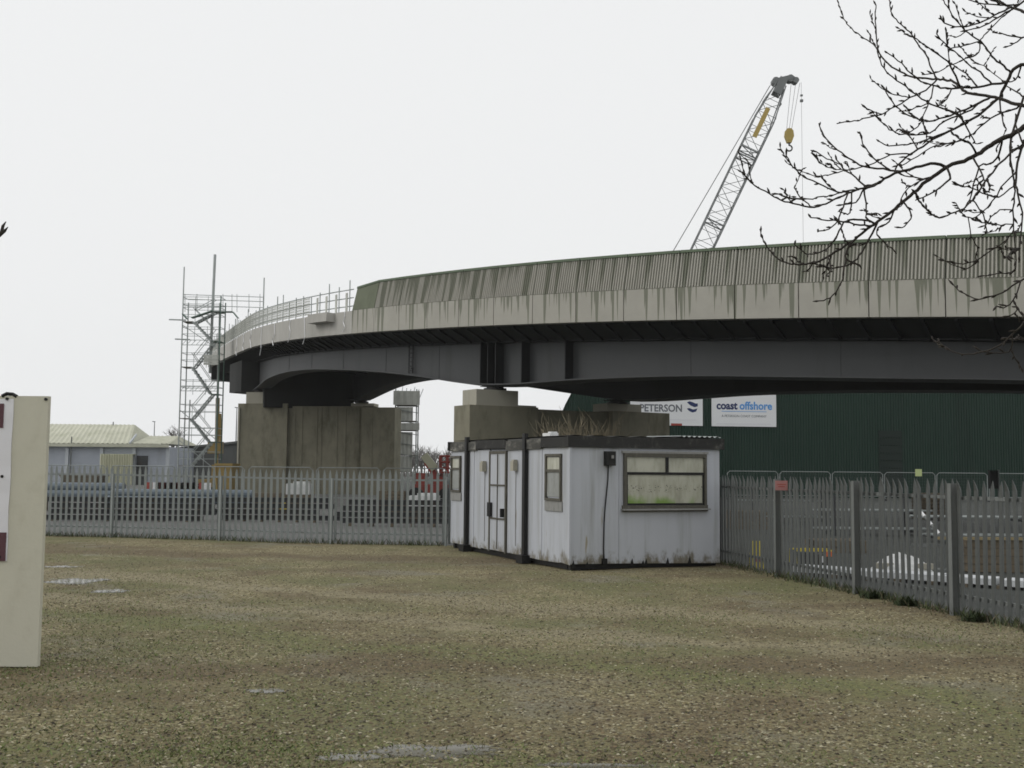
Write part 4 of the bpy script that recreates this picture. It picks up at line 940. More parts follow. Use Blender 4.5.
# carrier: tracks, house, cab, mast
for yy in (-2.3, 2.3):
    m = MB(); P = [(-4, .5), (-3.5, 0.02), (3.5, 0.02), (4, .5), (4, .9), (3.4, 1.3), (-3.4, 1.3), (-4, .9)]; c0 = ba.x - 1
    V = [(c0 + a, D + yy - .5, z) for a, z in P] + [(c0 + a, D + yy + .5, z) for a, z in P]; n = 8
    m.add(V, [tuple(range(n)), tuple(reversed(range(n, 2 * n)))] + [(i, n + i, n + (i + 1) % n, (i + 1) % n) for i in range(n)]); m.build('track', MT['steel_dark'], cr)
m = MB(); m.box((ba.x - 2.2, D, 2.3), (6.4, 3, 1.9)); m.box((ba.x - 5.2, D, 2.2), (1.2, 4.2, 1.6)); m.box((ba.x - 1, D, 1.2), (2, 2.6, .5)); m.build('house', MT['crane_y'], cr)
m = MB(); m.box((ba.x - .2, D - 2.1, 2.4), (1.8, 1.1, 2.1)); m.box((ba.x - .2, D - 2.1, 3.5), (1.9, 1.2, .12)); m.build('cab', MT['crane_y'], cr)
m = MB(); pk = back + dpe * 34
m.tube([(ba.x - .6, D - 1, 3), pk - side * .8], .1, 6); m.tube([(ba.x - .6, D + 1, 3), pk + side * .8], .1, 6); m.tube([pk - side * .8, pk + side * .8], .1, 6); m.tube([pk, (ba.x - 5, D, 3)], .04, 5); m.build('mast', MT['crane'], cr)

# ------------------------------------------------------------------ scaffold stair tower at the bridge end
TD = 77.5
def tpx(px, py, d=TD): return at(px, py, d)
xL, xM, xR = tpx(180, 400).x, tpx(190, 400).x, tpx(218, 400).x
st = thing('scaffold_tower', (xL, TD, 0), 'tall scaffold stair tower with zigzag flights at the far left end of the bridge', 'scaffold')
YB = TD + 1.3
zt = lambda py: tpx(200, py).z
for x_, y_, top in ((xL, TD, zt(267)), (xL, YB, zt(300)), (xR, TD, zt(296)), (xR, YB, zt(300)), (xM, TD, zt(400)), (tpx(212, 400).x, YB, zt(300))):
    m = MB(); m.tube([(x_, y_, .05), (x_, y_, top)], .05, 6); m.box((x_, y_, .03), (.25, .25, .05)); m.build('standard', MT['tube_green'] if x_ == xR else MT['tube'], st)
xp = tpx(208.5, 300).x; m = MB(); m.tube([(xp, TD + .9, zt(372)), (xp + .12, TD + .9, zt(252))], .1, 8); m.build('tall_pole', MT['tube'], st)
xq = tpx(262, 300).x; m = MB(); m.tube([(xq, TD + .5, zt(318)), (xq, TD + .5, zt(276))], .05, 6); m.build('standard', MT['tube'], st)
lv = [(311, 'R'), (321.5, 'L'), (341, 'R'), (367, 'L'), (394, 'R'), (418.5, 'L'), (442, 'R'), (466, 'L')]
xs_ = {'L': (xL, xM), 'R': (tpx(209.5, 400).x, xR)}
for k, (py, sd_) in enumerate(lv):
    a, c = xs_[sd_]; z = zt(py); m = MB()
    for q in range(4): m.box(((a + c) / 2, TD + .18 + q * .31, z), (c - a, .28, .05))
    m.build('landing', MT['tube_green'] if sd_ == 'R' else MT['plank'], st)
    if k + 1 < len(lv):
        py2, sd2 = lv[k + 1]; p0 = Vector((xs_['R'][0] if sd_ == 'R' else xs_['L'][1], 0, z)); p1 = Vector((xs_['R'][0] if sd2 == 'R' else xs_['L'][1], 0, zt(py2)))
        yy = TD + (.33 if k % 2 else .97); m = MB()
        for o in (-.28, .28):
            m.beam(p0 + Vector((0, yy + o, 0)), p1 + Vector((0, yy + o, 0)), .04, .11); m.tube([p0 + Vector((0, yy + o, 1)), p1 + Vector((0, yy + o, 1))], .025, 5)
        n = 8
        for q in range(1, n): pt_ = p0.lerp(p1, q / n); m.box((pt_.x, yy, pt_.z), (.25, .6, .04))
        m.build('stair_flight', MT['tube'], st)
    for hz in (.5, 1.0):
        m = MB()
        for yv in (TD - .02, YB): m.tube([(xL, yv, z + hz), (xR, yv, z + hz)], .024, 4)
        for xv in (xL, xR): m.tube([(xv, TD, z + hz), (xv, YB, z + hz)], .024, 4)
        m.build('guard_rail', MT['tube'], st)
    for xv in np.linspace(xL, xR, 4)[1:-1]: m = MB(); m.tube([(xv, TD - .03, z - .05), (xv, TD - .03, z + 1.05)], .022, 4); m.build('guard_post', MT['tube'], st)
for z in (zt(345), zt(391)):                      # lattice ledger beams
    m = MB(); m.tube([(xL, TD, z), (xR, TD, z)], .03, 4); m.tube([(xL, TD, z + .35), (xR, TD, z + .35)], .03, 4)
    for q in range(8):
        a = xL + (xR - xL) * q / 8; c = xL + (xR - xL) * (q + 1) / 8; m.tube([(a, TD, z), (c, TD, z + .35)], .018, 4)
    m.build('lattice_beam', MT['tube'], st)
for a, c in ((zt(470), zt(440)), (zt(440), zt(410)), (zt(350), zt(325))):
    m = MB(); m.tube([(xL, TD - .05, c), (xR, TD - .05, a)], .03, 4); m.build('brace', MT['tube'], st)
for py in (294.5, 299, 305):                     # top walkway rails over the deck
    m = MB(); m.tube([tpx(183, py), (xq, TD + .3, tpx(262, py + 2).z)], .03, 4); m.build('guard_rail', MT['tube'], st)
for px in (185, 197, 214, 223, 232, 237, 249, 260): m = MB(); m.tube([tpx(px, 312), tpx(px, 294)], .025, 4); m.build('guard_post', MT['tube'], st)
m = MB()
for a, c, z0, z1 in ((183, 187, 314, 319), (192, 213, 318, 311), (222, 233, 312, 312), (233, 238, 312, 318)): m.beam(tpx(a, z0), tpx(c, z1), .5, .06)
m.build('gangway', MT['tube_green'], st)
for py, a, c in ((319.5, 169, 186), (339, 175, 190)):
    m = MB(); m.tube([tpx(a, py), tpx(c, py + .6)], .05, 5); m.build('putlog', MT['tube'], st)
m = MB()
for k in range(4):
    a = tpx(204, 356 + k * 2.6); m.box(((tpx(204, 360).x + tpx(219, 360).x) / 2, TD - .1, a.z), (1.05, .06, .16))
m.build('sheeted_guard', MT['net'], st)
# sheeted scaffold beside the far pier
T2 = 80.5; tx0, tx1 = at(395, 440, T2).x, at(416, 440, T2).x
s2t = thing('scaffold_tower', (tx0, T2, 0), 'narrow sheeted scaffold tower against the right end of the far pier', 'scaffold')
for x_ in (tx0, tx1):
    for y_ in (T2, T2 + 1.6): m = MB(); m.tube([(x_, y_, .02), (x_, y_, at(400, 389, T2).z)], .05, 6); m.build('standard', MT['tube'], s2t)
for p0, p1, mt_ in ((391, 405, 'net'), (423, 430, 'net'), (407, 421, 'net'), (432, 455, 'net'), (456, 472, 'net')):
    za, zb_ = at(400, p0, T2).z, at(400, p1, T2).z; big = p0 in (391, 423)
    m = MB(); xx0, xx1 = (tx0 - .15, tx1 + (.25 if big else 0)) if big else (tx0 + .05, tx1 - .25)
    nn = 8
    for q in range(nn):
        a = xx0 + (xx1 - xx0) * q / nn; c = xx0 + (xx1 - xx0) * (q + 1) / nn; o0, o1 = .03 * (q % 2), .03 * ((q + 1) % 2)
        yv = T2 - (.2 if big else .06); m.add([(a, yv + o0, zb_), (c, yv + o1, zb_), (c, yv + o1, za), (a, yv + o0, za)], [(0, 1, 2, 3)])
    m.build('sheet', MT['net'], s2t)
    m = MB(); m.box(((tx0 + tx1) / 2, T2 + .8, zb_), (tx1 - tx0, 1.7, .06)); m.build('boarded_lift', MT['plank'], s2t)
for k in range(5):
    m = MB(); z = at(400, 409 + k * 11, T2).z; m.tube([(tx0, T2 - .1, z), (tx1 + .2, T2 - .1, z - .3)], .035, 4); m.build('brace', MT['tube'], s2t)
m = MB(); z = at(400, 389, T2).z
for q in range(6): m.tube([(tx0 + .4 + q * .25, T2, z - .9), (tx0 + .5 + q * .3, T2 + .1, z + random.uniform(-.1, .35))], .03, 4)
m.build('rail_stub', MT['tube'], s2t)

# ------------------------------------------------------------------ far left shed, ramp wall, trees
SD = 104.0
def sx(px): return at(px, 460, SD).x
def sz(py, px=110): return at(px, py, SD).z
shd = thing('storage_shed', (sx(110), SD, 0), 'low pale blue shed with mossy pale roof behind the back fence at far left', 'building')
xa, xb = sx(-25), sx(169.5); ze = sz(446.5)
m = MB(); m.box(((xa + xb) / 2, SD + 5, ze / 2), (xb - xa, 10, ze)); m.build('wall', MT['shed_wall'], shd)
def roof_bay(x0, x1, xt0, xt1, zr, zz0):
    m = MB(); n = int((x1 - x0) / .45)
    for i in range(n):
        for h in range(2):
            f0, f1 = (i + h * .5) / n, (i + h * .5 + .5) / n
            a0, a1 = x0 + (x1 - x0) * f0, x0 + (x1 - x0) * f1; t0, t1 = xt0 + (xt1 - xt0) * f0, xt0 + (xt1 - xt0) * f1
            d0, d1 = (.0, .06) if h == 0 else (.06, 0)
            m.add([(a0, SD - .5, zz0 + d0), (a1, SD - .5, zz0 + d1), (t1, SD + 4.5, zr + d1), (t0, SD + 4.5, zr + d0)], [(0, 1, 2, 3)])
    m.add([(x0, SD + 9.5, zz0), (x1, SD + 9.5, zz0), (xt1, SD + 4.5, zr), (xt0, SD + 4.5, zr)], [(3, 2, 1, 0)])
    m.add([(x1, SD - .5, zz0), (x1, SD + 9.5, zz0), (xt1, SD + 4.5, zr)], [(0, 1, 2)]); m.build('roof', MT['roof_pale'], shd)
roof_bay(xa, sx(131), xa, sx(117.5), sz(423), ze + .25)
roof_bay(sx(131.4), sx(170), sx(133), sx(164), sz(434.5), ze + .27)
m = MB(); m.beam((xa, SD - .55, ze + .1), (xb + .05, SD - .55, ze + .1), .15, .3); m.build('gutter', MT['roof_pale'], shd)
m = MB(); m.beam((sx(131.2), SD - .6, ze + .3), (sx(130), SD + 1.5, sz(434)), .12, .2); m.build('valley_flashing', MT['shed_trim'], shd)
for px in (8, 37, 67.5, 102, 134.5, 168):
    m = MB(); m.box((sx(px), SD - .12, ze / 2 - .05), (.3, .24, ze - .1)); m.build('pilaster', MT['shed_trim'], shd)
m = MB(); x_0, x_1 = sx(104), sx(136.5); n = 26
for i in range(n):
    a, c = x_0 + (x_1 - x_0) * i / n, x_0 + (x_1 - x_0) * (i + 1) / n; o = (0, .12)[i % 2], (0, .12)[(i + 1) % 2]
    m.add([(a, SD - 1 - o[0], 0), (c, SD - 1 - o[1], 0), (c, SD - 1 - o[1], sz(454.5)), (a, SD - 1 - o[0], sz(454.5))], [(0, 1, 2, 3)])
m.box(((x_0 + x_1) / 2, SD - .5, sz(454.5) + .02), (x_1 - x_0, .9, .06)); m.build('cream_shutter', MT['cream_clad'], shd)
m = MB(); m.box(((sx(137) + sx(148)) / 2, SD - .06, sz(455.5) / 2), (sx(148) - sx(137), .1, sz(455.5))); m.build('doorway', MT['steel_dark'], shd)
m = MB(); m.tube([(sx(72.5), SD - .4, .1), (sx(72.5), SD - .4, ze + .9)], .06, 6); m.build('drain_pipe', MT['galv_old'], shd)
m = MB(); m.tube([(sx(95), SD + 4.4, sz(424)), (sx(95), SD + 4.4, sz(420))], .06, 6); m.build('roof_finial', MT['galv_old'], shd)
# sloping ramp wall between shed and pier
RD = 112.0; rw = thing('ramp_wall', (at(205, 460, RD).x, RD, 0), 'dark grey sloping concrete ramp wall seen beneath the scaffold tower', 'wall')
A, B_ = at(171, 450, RD), at(262, 440.5, RD); m = MB()
m.hexa([(A.x, RD, 0), (B_.x, RD, 0), (B_.x, RD + 8, 0), (A.x, RD + 8, 0), (A.x, RD, A.z), (B_.x, RD, B_.z), (B_.x, RD + 8, B_.z), (A.x, RD + 8, A.z)]); m.build('wall', MT['bank'], rw)
m = MB(); m.beam((A.x, RD - .06, A.z + .08), (B_.x, RD - .06, B_.z + .08), .5, .22); m.build('coping', MT['bank'], rw)

def bare_tree(b, base, H, r0, seed, spread=.55, levels=4, kids=4):
    R_ = random.Random(seed)
    def grow(p, d, ln, r, lv):
        pts = [p]; q = p.copy(); dd = d.copy(); n = 4
        for i in range(n):
            dd = (dd + Vector((R_.uniform(-.16, .16), R_.uniform(-.16, .16), R_.uniform(-.05, .16)))).normalized(); q = q + dd * (ln / n); pts.append(q.copy())
        b.tube(pts, [r * (1 - .55 * i / n) for i in range(n + 1)], 5 if lv == 0 else 3, cap=False)
        if lv < levels:
            for k in range(kids + (1 if lv == 0 else 0)):
                i = R_.choice([2, 3, 4, 4]) if lv == 0 else R_.choice([1, 2, 3, 4])
                a = R_.uniform(0, 6.28); v = (dd + Vector((math.cos(a), math.sin(a), R_.uniform(-.1, .5))) * spread * 1.6).normalized()
                grow(pts[i], v, ln * R_.uniform(.5, .75), max(r * .5, .012), lv + 1)
    grow(Vector(base), Vector((0, 0, 1)), H * .42, r0, 0)
# far wood: a mass of bare trees
wb = MB(); k = 0
for px in list(np.arange(400, 470, 2.2)) + list(range(118, 260, 12)) + list(range(535, 575, 9)):
    d = random.uniform(215, 260); p = at(px + random.uniform(-3, 3), 470, d); bare_tree(wb, (p.x, d, 0), random.uniform(6.5, 8.5) if 380 < px < 500 else random.uniform(4.5, 7), .22, 100 + k, .6, 3, 4); k += 1
tag(wb.build('far_wood', MT['bark_hazed']), 'grey line of bare trees far off beyond the yard', 'wood', kind='stuff')
p = at(167, 470, 150); ftr = thing('bare_tree', (p.x, 150, 0), 'faint rounded bare tree beyond the shed, left of the scaffold tower', 'tree')
m = MB(); bare_tree(m, (p.x, 150, 0), 9.5, .3, 5, .7, 4, 4); m.build('crown', MT['bark_hazed'], ftr)
m = MB(); m.tube([(p.x, 150, 0), (p.x + .03, 150, 2.4)], [.36, .31], 8); m.build('trunk', MT['bark_hazed'], ftr)
for px, top, d in ((235.2, 408, 125), (153, 422, 140)):
    p = at(px, 470, d); lp = thing('lamp_column', (p.x, d, 0), 'thin distant lighting column ' + ('beside the far pier' if px > 200 else 'above the shed roof'), 'lamp post')
    m = MB(); m.tube([(p.x, d, 0), (p.x, d, at(px, top, d).z)], [.12, .05], 6); m.build('column', MT['galv_old'], lp)
    m = MB(); z = at(px, top, d).z; m.box((p.x, d - .3, z + .04), (.2, .7, .08)); m.build('lamp_head', MT['galv_old'], lp)

def free(m, name, mat, root, label, cat, group):     # a loose thing lying on another: top-level, origin where its carrier stands
    o = link(bpy.data.objects.new(name, m.mesh(name, MT[mat]))); o.location = root.location; o.rotation_euler = root.rotation_euler
    return tag(o, label, cat, group)
# ------------------------------------------------------------------ yard things behind the back fence
def pile(name, x0, x1, y, z0, rows, r, mat, label, plabel, group):
    root = thing(name, ((x0 + x1) / 2, y, 0), label, 'trestles')
    k = 0
    for row, n in enumerate(rows):
        for i in range(n):
            yy = y + (i - n / 2 + .5) * r * 2.02; zz = z0 + r + row * r * 1.75
            m = MB(); e0, e1 = x0 + random.uniform(-.15, .15), x1 + random.uniform(-.15, .15); m.tube([(e0, yy, zz), (e1, yy, zz)], r, 12); m.tube([(e0 - .02, yy, zz), (e0 + .12, yy, zz)], r * 1.06, 12); m.v = [(a - root.location.x, b - root.location.y, c) for a, b, c in m.v]; free(m, 'steel_pipe', mat, root, plabel % (('lower row', 'upper row')[row]), 'pipe', group); k += 1
    if True:
        for x_ in np.linspace(x0 + .6, x1 - .6, 4):
            m = MB(); m.box((x_, y, z0 - .06), (.14, max(rows) * r * 2.1, .12)); m.box((x_, y - r, (z0 - .12) / 2), (.12, .12, z0 - .12)); m.box((x_, y + r, (z0 - .12) / 2), (.12, .12, z0 - .12)); m.build('trestle', MT['timber'], root)
    return root
yp = 44.0
pile('pipe_trestles', at(30, 480, yp).x, at(124, 480, yp).x, yp, .55, [3, 2], .17, 'pipe_blue', 'timber trestles under the shorter pipe stack, nearer the shed', 'blue grey pipe, %s of the shorter stack, nearer the shed', 'pipes in the shorter stack')
pile('pipe_trestles', at(127, 480, yp).x, at(254, 480, yp - 1).x, yp - 1.5, .42, [3, 2], .15, 'pipe_blue', 'timber trestles under the longer pipe stack before the scaffold tower', 'blue grey pipe, %s of the longer stack before the scaffold tower', 'pipes in the longer stack')
def beams(px0, px1, y, label, n=4, mat='steel_dark', h=.16):
    x0_, x1_ = at(px0, 500, y).x, at(px1, 500, y).x; r = thing('timber_bearers', ((x0_ + x1_) / 2, y, 0), 'timber bearers under the ' + label, 'bearers')
    for k in range(n):
        z = .1 + k * (h + .035); m = MB(); o = random.uniform(-.4, .4)
        for dz, hh, wv in ((h * .06, .02, .2), (h * .5, h * .84, .02), (h * .95, .02, .2)): m.box(((x0_ + x1_) / 2 + o, y, z + dz), (x1_ - x0_, wv, hh))
        m.v = [(a - r.location.x, b_ - r.location.y, c) for a, b_, c in m.v]; free(m, 'steel_joist', mat, r, 'dark steel beam, ' + ('bottom', 'second', 'third', 'top')[k] + ' of the ' + label, 'joist', 'steel joists behind the back fence')
    for x_ in np.linspace(x0_ + .5, x1_ - .5, 6):
        m = MB(); m.box((x_, y, .05), (.1, .5, .1)); m.build('bearer', MT['timber'], r)
beams(40, 205, 36, 'beam stack below the blue pipes')
beams(212, 330, 37, 'beam stack before the far pier')
beams(336, 470, 35.5, 'beam stack next to the cabin')
# site equipment in the middle distance
def barrier(px, y, label, h=1.0, wv=1.6):
    p = at(px, 480, y); r = thing('plastic_barrier', (p.x, y, 0), label, 'barrier', 'red and white barriers in the yard')
    for k, mm_ in enumerate(('red', 'white', 'red', 'white')):
        m = MB(); m.box((-wv / 2 + wv * (k + .5) / 4, 0, .55), (wv / 4 - .01, .08, .8)); cb(m, 'board', MT[mm_], r)
    for s_ in (-1, 1): m = MB(); m.box((s_ * wv * .42, 0, .08), (.1, .6, .14)); cb(m, 'foot', MT['steel_dark'], r)
for k, px in enumerate((160, 172, 185, 197)): barrier(px, 62, ORD[k] + ' red and white plastic barrier from the shed, beyond the blue pipes')
def skip(px0, px1, y, z1, mat, label):
    x0_, x1_ = at(px0, 470, y).x, at(px1, 470, y).x; r = thing('waste_skip', ((x0_ + x1_) / 2, y, 0), label, 'skip')
    hw = (x1_ - x0_) / 2; m = MB()
    m.hexa([(-hw * .7, -.8, .1), (hw * .7, -.8, .1), (hw * .7, .8, .1), (-hw * .7, .8, .1), (-hw, -.9, z1), (hw, -.9, z1), (hw, .9, z1), (-hw, .9, z1)]); cb(m, 'body', MT[mat], r)
    m = MB(); m.box((0, -.93, z1 - .06), (hw * 2 + .04, .06, .12)); m.box((0, .93, z1 - .06), (hw * 2 + .04, .06, .12)); cb(m, 'rim', MT[mat], r)
    for k in (-.5, 0, .5): m = MB(); m.beam((k * hw * 1.4, -.83, .12), (k * hw * 1.9, -.95, z1 - .13), .08, .06); cb(m, 'rib', MT[mat], r)
skip(219, 236, 66, 2.05, 'yellow', 'ochre yellow skip standing left of the far pier')
skip(66, 104, 70, 1.3, 'timber', 'rusty brown open skip behind the blue pipes by the shed')
# yellow mast lift next to the scaffold
YD = 84; p = at(217, 470, YD); yl = thing('mast_lift', (p.x, YD, 0), 'ochre yellow mast lift standing behind the scaffold tower', 'lift')
m = MB(); z0_, z1_ = at(215, 462, YD).z, at(215, 398, YD).z; m.beam((-.05, 0, .6), (-.1, 0, z1_), .26, .22, up=(0, 1, 0)); m.beam((.22, .0, 3.2), (.12, 0, z1_ - 1.2), .16, .2, up=(0, 1, 0)); cb(m, 'mast', MT['yellow'], yl)
m = MB(); m.box((-.2, 0, .6), (2.0, 1.6, .6)); m.box((-.15, 0, 3.3), (1.0, .9, .9)); m.box((-.1, 0, 1.3), (.5, .5, 1.4)); cb(m, 'carriage', MT['yellow'], yl)
for a in (-.8, .5):
    for c in (-.8, .8): m = MB(); m.tube([(a, c - .12, .35), (a, c + .12, .35)], .35, 14); cb(m, 'wheel', MT['black'], yl)
# red boom lift right of the far pier
BD = 60.0; p = at(440, 470, BD); bl = thing('boom_lift', (p.x, BD, 0), 'red boom lift with folded pale boom parked between far pier and cabin', 'boom lift')
def B(px, py, dy=0): q = at(px, py, BD) - Vector((p.x, BD, 0)); q.y += dy; return q
m = MB(); m.beam(B(424, 455), B(435, 469), .5, .42); cb(m, 'boom', MT['cream_clad'], bl)
m = MB(); m.beam(B(426, 462, .3), B(437, 478, .3), .5, .3); m.box((B(434, 480).x, 0, .78), (2.2, 1.5, .45)); m.box((B(422, 470).x, .1, 1.3), (.6, .9, .6)); m.box((B(437, 470).x, .3, 1.2), (.7, .8, .45)); cb(m, 'chassis', MT['red'], bl)
m = MB()
for a, c in ((440, 456), (447, 456)):
    m.tube([B(a, 472), B(a, c)], .06, 6); m.tube([B(a, 472, 1), B(a, c, 1)], .06, 6)
for z in (456, 462, 468): m.tube([B(440, z), B(449, z)], .05, 6); m.tube([B(440, z, 1), B(449, z, 1)], .05, 6); m.tube([B(440, z), B(440, z, 1)], .05, 6)
m.box((B(444.5, 472).x, .5, B(444, 472.5).z), (.6, 1.1, .1)); m.beam(B(442, 474, .5), B(436, 482, .5), .2, .2); cb(m, 'platform', MT['red'], bl)
for a in (-.9, .7):
    for c in (-.75, .75): m = MB(); m.tube([(B(434, 480).x + a, c - .15, .42), (B(434, 480).x + a, c + .15, .42)], .42, 16); cb(m, 'wheel', MT['black'], bl)
# dark parked plant and pallets seen through the pales
def pallet_stack(x_, y_, n, label, mat='timber', load=None):
    r = bpy.data.objects.new('spot', None); r.location = (x_, y_, 0)
    for k in range(n):
        m = MB()
        for q in range(5): m.box((-.48 + q * .24, 0, k * .15 + .13), (.16, 1.0, .022))
        for q in (-.44, 0, .44): m.box((0, q, k * .15 + .07), (1.2, .1, .09))
        for q in (-.44, 0, .44): m.box((0, q, k * .15 + .012), (1.2, .1, .02))
        free(m, 'pallet', mat, r, 'timber pallet ' + label, 'pallet', 'pallets ' + label)
    if load:
        z = n * .15; m = MB(); m.box((0, 0, z + load / 2), (1.1, .95, load)); m.box((.1, 0, z + load + .05), (.7, .6, .1)); free(m, 'wrapped_load', 'tarp', r, 'pale wrapped load on the pallets ' + label, 'load', None)
for px, y_, n, ld, lb in ((270, 48, 5, None, 'stacked before the far pier left column'), (300, 52, 4, .5, 'stacked before the far pier recess'), (392, 47, 6, None, 'stacked before the far pier right end'), (425, 41, 3, .4, 'next to the cabin, behind the back fence')):
    pallet_stack(at(px, 470, y_).x, y_, n, lb, load=ld)
def cone(p, label, mat='yellow2'):
    r = thing('traffic_cone', p, label, 'cone'); m = MB(); m.tube([(0, 0, .02), (0, 0, .7)], [.17, .04], 14); cb(m, 'cone', MT[mat], r); m = MB(); m.box((0, 0, .015), (.42, .42, .03)); cb(m, 'base', MT['steel_dark'], r)
    m = MB(); m.tube([(0, 0, .3), (0, 0, .45)], [.118, .09], 14); cb(m, 'band', MT['white'], r)
cone((at(178, 480, 50).x, 50, 0), 'yellow cone behind the blue pipes, left part of the yard')
cone((at(126, 480, 47).x, 47, 0), 'yellow cone in the gap between the two pipe stacks')
cone((at(284, 480, 43).x, 43, 0), 'yellow cone in front of the far pier left column')
# temporary mesh panels behind the back fence
for k in range(9): 
    x_ = at(40, 470, 56).x + k * 3.44
    heras(x_, 56 + k * .3, ORD[k] + ' temporary mesh fence panel from the left, behind the pipe stacks')

# ------------------------------------------------------------------ yard things behind the side fence
p = ground_at(756, 568); ab = thing('caution_board', (p.x, p.y, 0), 'small yellow folding caution board just behind the fence beside the cabin', 'sign')
for sg in (-1, 1):
    m = MB(); m.hexa([(-.12, sg * .14 - .01, 0), (.12, sg * .14 - .01, 0), (.12, sg * .14 + .01, 0), (-.12, sg * .14 + .01, 0), (-.09, sg * .02 - .01, .52), (.09, sg * .02 - .01, .52), (.09, sg * .02 + .01, .52), (-.09, sg * .02 + .01, .52)]); cb(m, 'leaf', MT['yellow2'], ab)
m = MB(); m.hexa([(-.07, -.135, .13), (.07, -.135, .13), (.07, -.12, .13), (-.07, -.12, .13), (-.05, -.105, .24), (.05, -.105, .24), (.05, -.09, .24), (-.05, -.09, .24)]); cb(m, 'symbol', MT['red'], ab)
# long pale boards laid on bearers beside the fence
q0, q1 = ground_at(796, 574), ground_at(1060, 592); dv = (q1 - q0); ang = math.atan2(dv.y, dv.x)
wbz = thing('timber_bearers', (q0.x, q0.y, 0), 'timber bearers under the white foam boards behind the side fence', 'bearers', rz=ang)
LL = dv.length
for k in range(1):
    n = 5
    for i in range(n):
        m = MB(); m.box((LL * (i + .5) / n + random.uniform(-.05, .05), random.uniform(-.04, .04), (.11 + k * .075)), (LL / n - .03, .55, .1)); free(m, 'foam_board', 'block', wbz, ORD[i] + ' white foam board from the cabin, lying behind the side fence', 'board', 'foam boards behind the side fence')
for i in range(8): m = MB(); m.box((LL * (i + .5) / 8, 0, .03), (.1, .6, .06)); cb(m, 'bearer', MT['timber'], wbz)
# tarpaulin heap
p = ground_at(903, 578); th_ = thing('tarpaulin_heap', (p.x + .25, p.y + .75, 0), 'pale crumpled tarpaulin thrown over a mound behind the side fence', 'tarpaulin')
m = MB(); n, k = 36, 12
for j in range(k):
    for i in range(n):
        a = 2 * math.pi * i / n; t = j / (k - 1); rr = t * (1 + .12 * mnoise.noise((math.cos(a) * 2, math.sin(a) * 2, 1)))
        x_, y_ = rr * .62 * math.cos(a), rr * .5 * math.sin(a)
        z = .36 * (1 - t ** 1.8) + .09 * mnoise.noise((x_ * 5, y_ * 5, 2.2)) + .04 * mnoise.noise((x_ * 13, y_ * 13, 5))
        m.v.append((x_, y_, max(z, .01) if j < k - 1 else 0)); m.uv.append((0, 0))
for j in range(k - 1):
    for i in range(n): m.f.append((j * n + i, (j + 1) * n + i, (j + 1) * n + (i + 1) % n, j * n + (i + 1) % n)); m.m.append(0)
cb(m, 'sheet', MT['tarp'], th_, smooth=False)
for a, c in ((-.4, -.25), (.3, -.3)): m = MB(); m.box((a, c, .05 + .12), (.3, .12, .1)); cb(m, 'weight_block', MT['concrete_pale'], th_)
# timber box
p = ground_at(1003, 577); q = ground_at(1075, 577); tb = thing('timber_box', (p.x + .2, p.y + .75, 0), 'low brown timber box with yellow top rail behind the side fence, far right', 'box')
for k in range(4):
    m = MB(); m.box((.4, 0, .09 + k * .15), (1.75, .04, .14)); cb(m, 'plank', MT['timber'], tb)
for k in range(4):
    m = MB(); m.box((-.5, .5, .09 + k * .15), (.04, .95, .14)); cb(m, 'plank', MT['timber'], tb)
for a in (-.45, .35, 1.2): m = MB(); m.box((a, .05, .31), (.07, .06, .62)); cb(m, 'upright', MT['timber'], tb)
m = MB(); m.box((.15, -.03, .645), (2.5, .09, .05)); cb(m, 'top_rail', MT['timber_y'], tb)
m = MB(); m.box((.4, .5, .3), (1.7, .9, .5)); cb(m, 'fill', MT['bank'], tb)
# striped pole
pa, pb = at(921, 512, 21.5), at(943, 538, 21.0); spo = thing('striped_barrier', (pb.x, pb.y, 0), 'leaning white and grey striped barrier pole behind the side fence', 'barrier')
off_ = Vector((pb.x, pb.y, 0))
for k in range(6):
    m = MB(); a = pa.lerp(pb, k / 6); c = pa.lerp(pb, (k + 1) / 6); m.tube([a - off_, c - off_], .028, 8); cb(m, 'stripe', MT['white' if k % 2 == 0 else 'galv_old'], spo)
m = MB(); m.tube([(0, 0, 0), pb - off_ + Vector((0, 0, .12))], .035, 8); m.box((0, 0, .03), (.4, .4, .06)); m.beam((-.6, 0, .5), (.3, 0, .5), .03, .05); cb(m, 'stand', MT['galv_old'], spo)
# small works generator with yellow rails
p = ground_at(822, 572); gn = thing('site_generator', (p.x, p.y + .7, 0), 'small dark grey generator with yellow rails behind the side fence', 'generator')
m = MB(); m.box((0, 0, .17), (.6, .4, .24)); m.box((-.1, 0, .3), (.36, .3, .04)); cb(m, 'body', MT['steel_dark'], gn)
m = MB()
for a in (-.24, .24): m.tube([(-.36, a, .05), (-.36, a, .36), (.36, a, .36), (.36, a, .05), (-.36, a, .05)], .02, 6)
cb(m, 'frame', MT['yellow2'], gn)
m = MB(); m.box((.26, -.25, .3), (.1, .05, .09)); cb(m, 'cap', MT['orange'], gn); m = MB(); m.box((.14, -.25, .2), (.09, .05, .12)); cb(m, 'panel', MT['white'], gn)
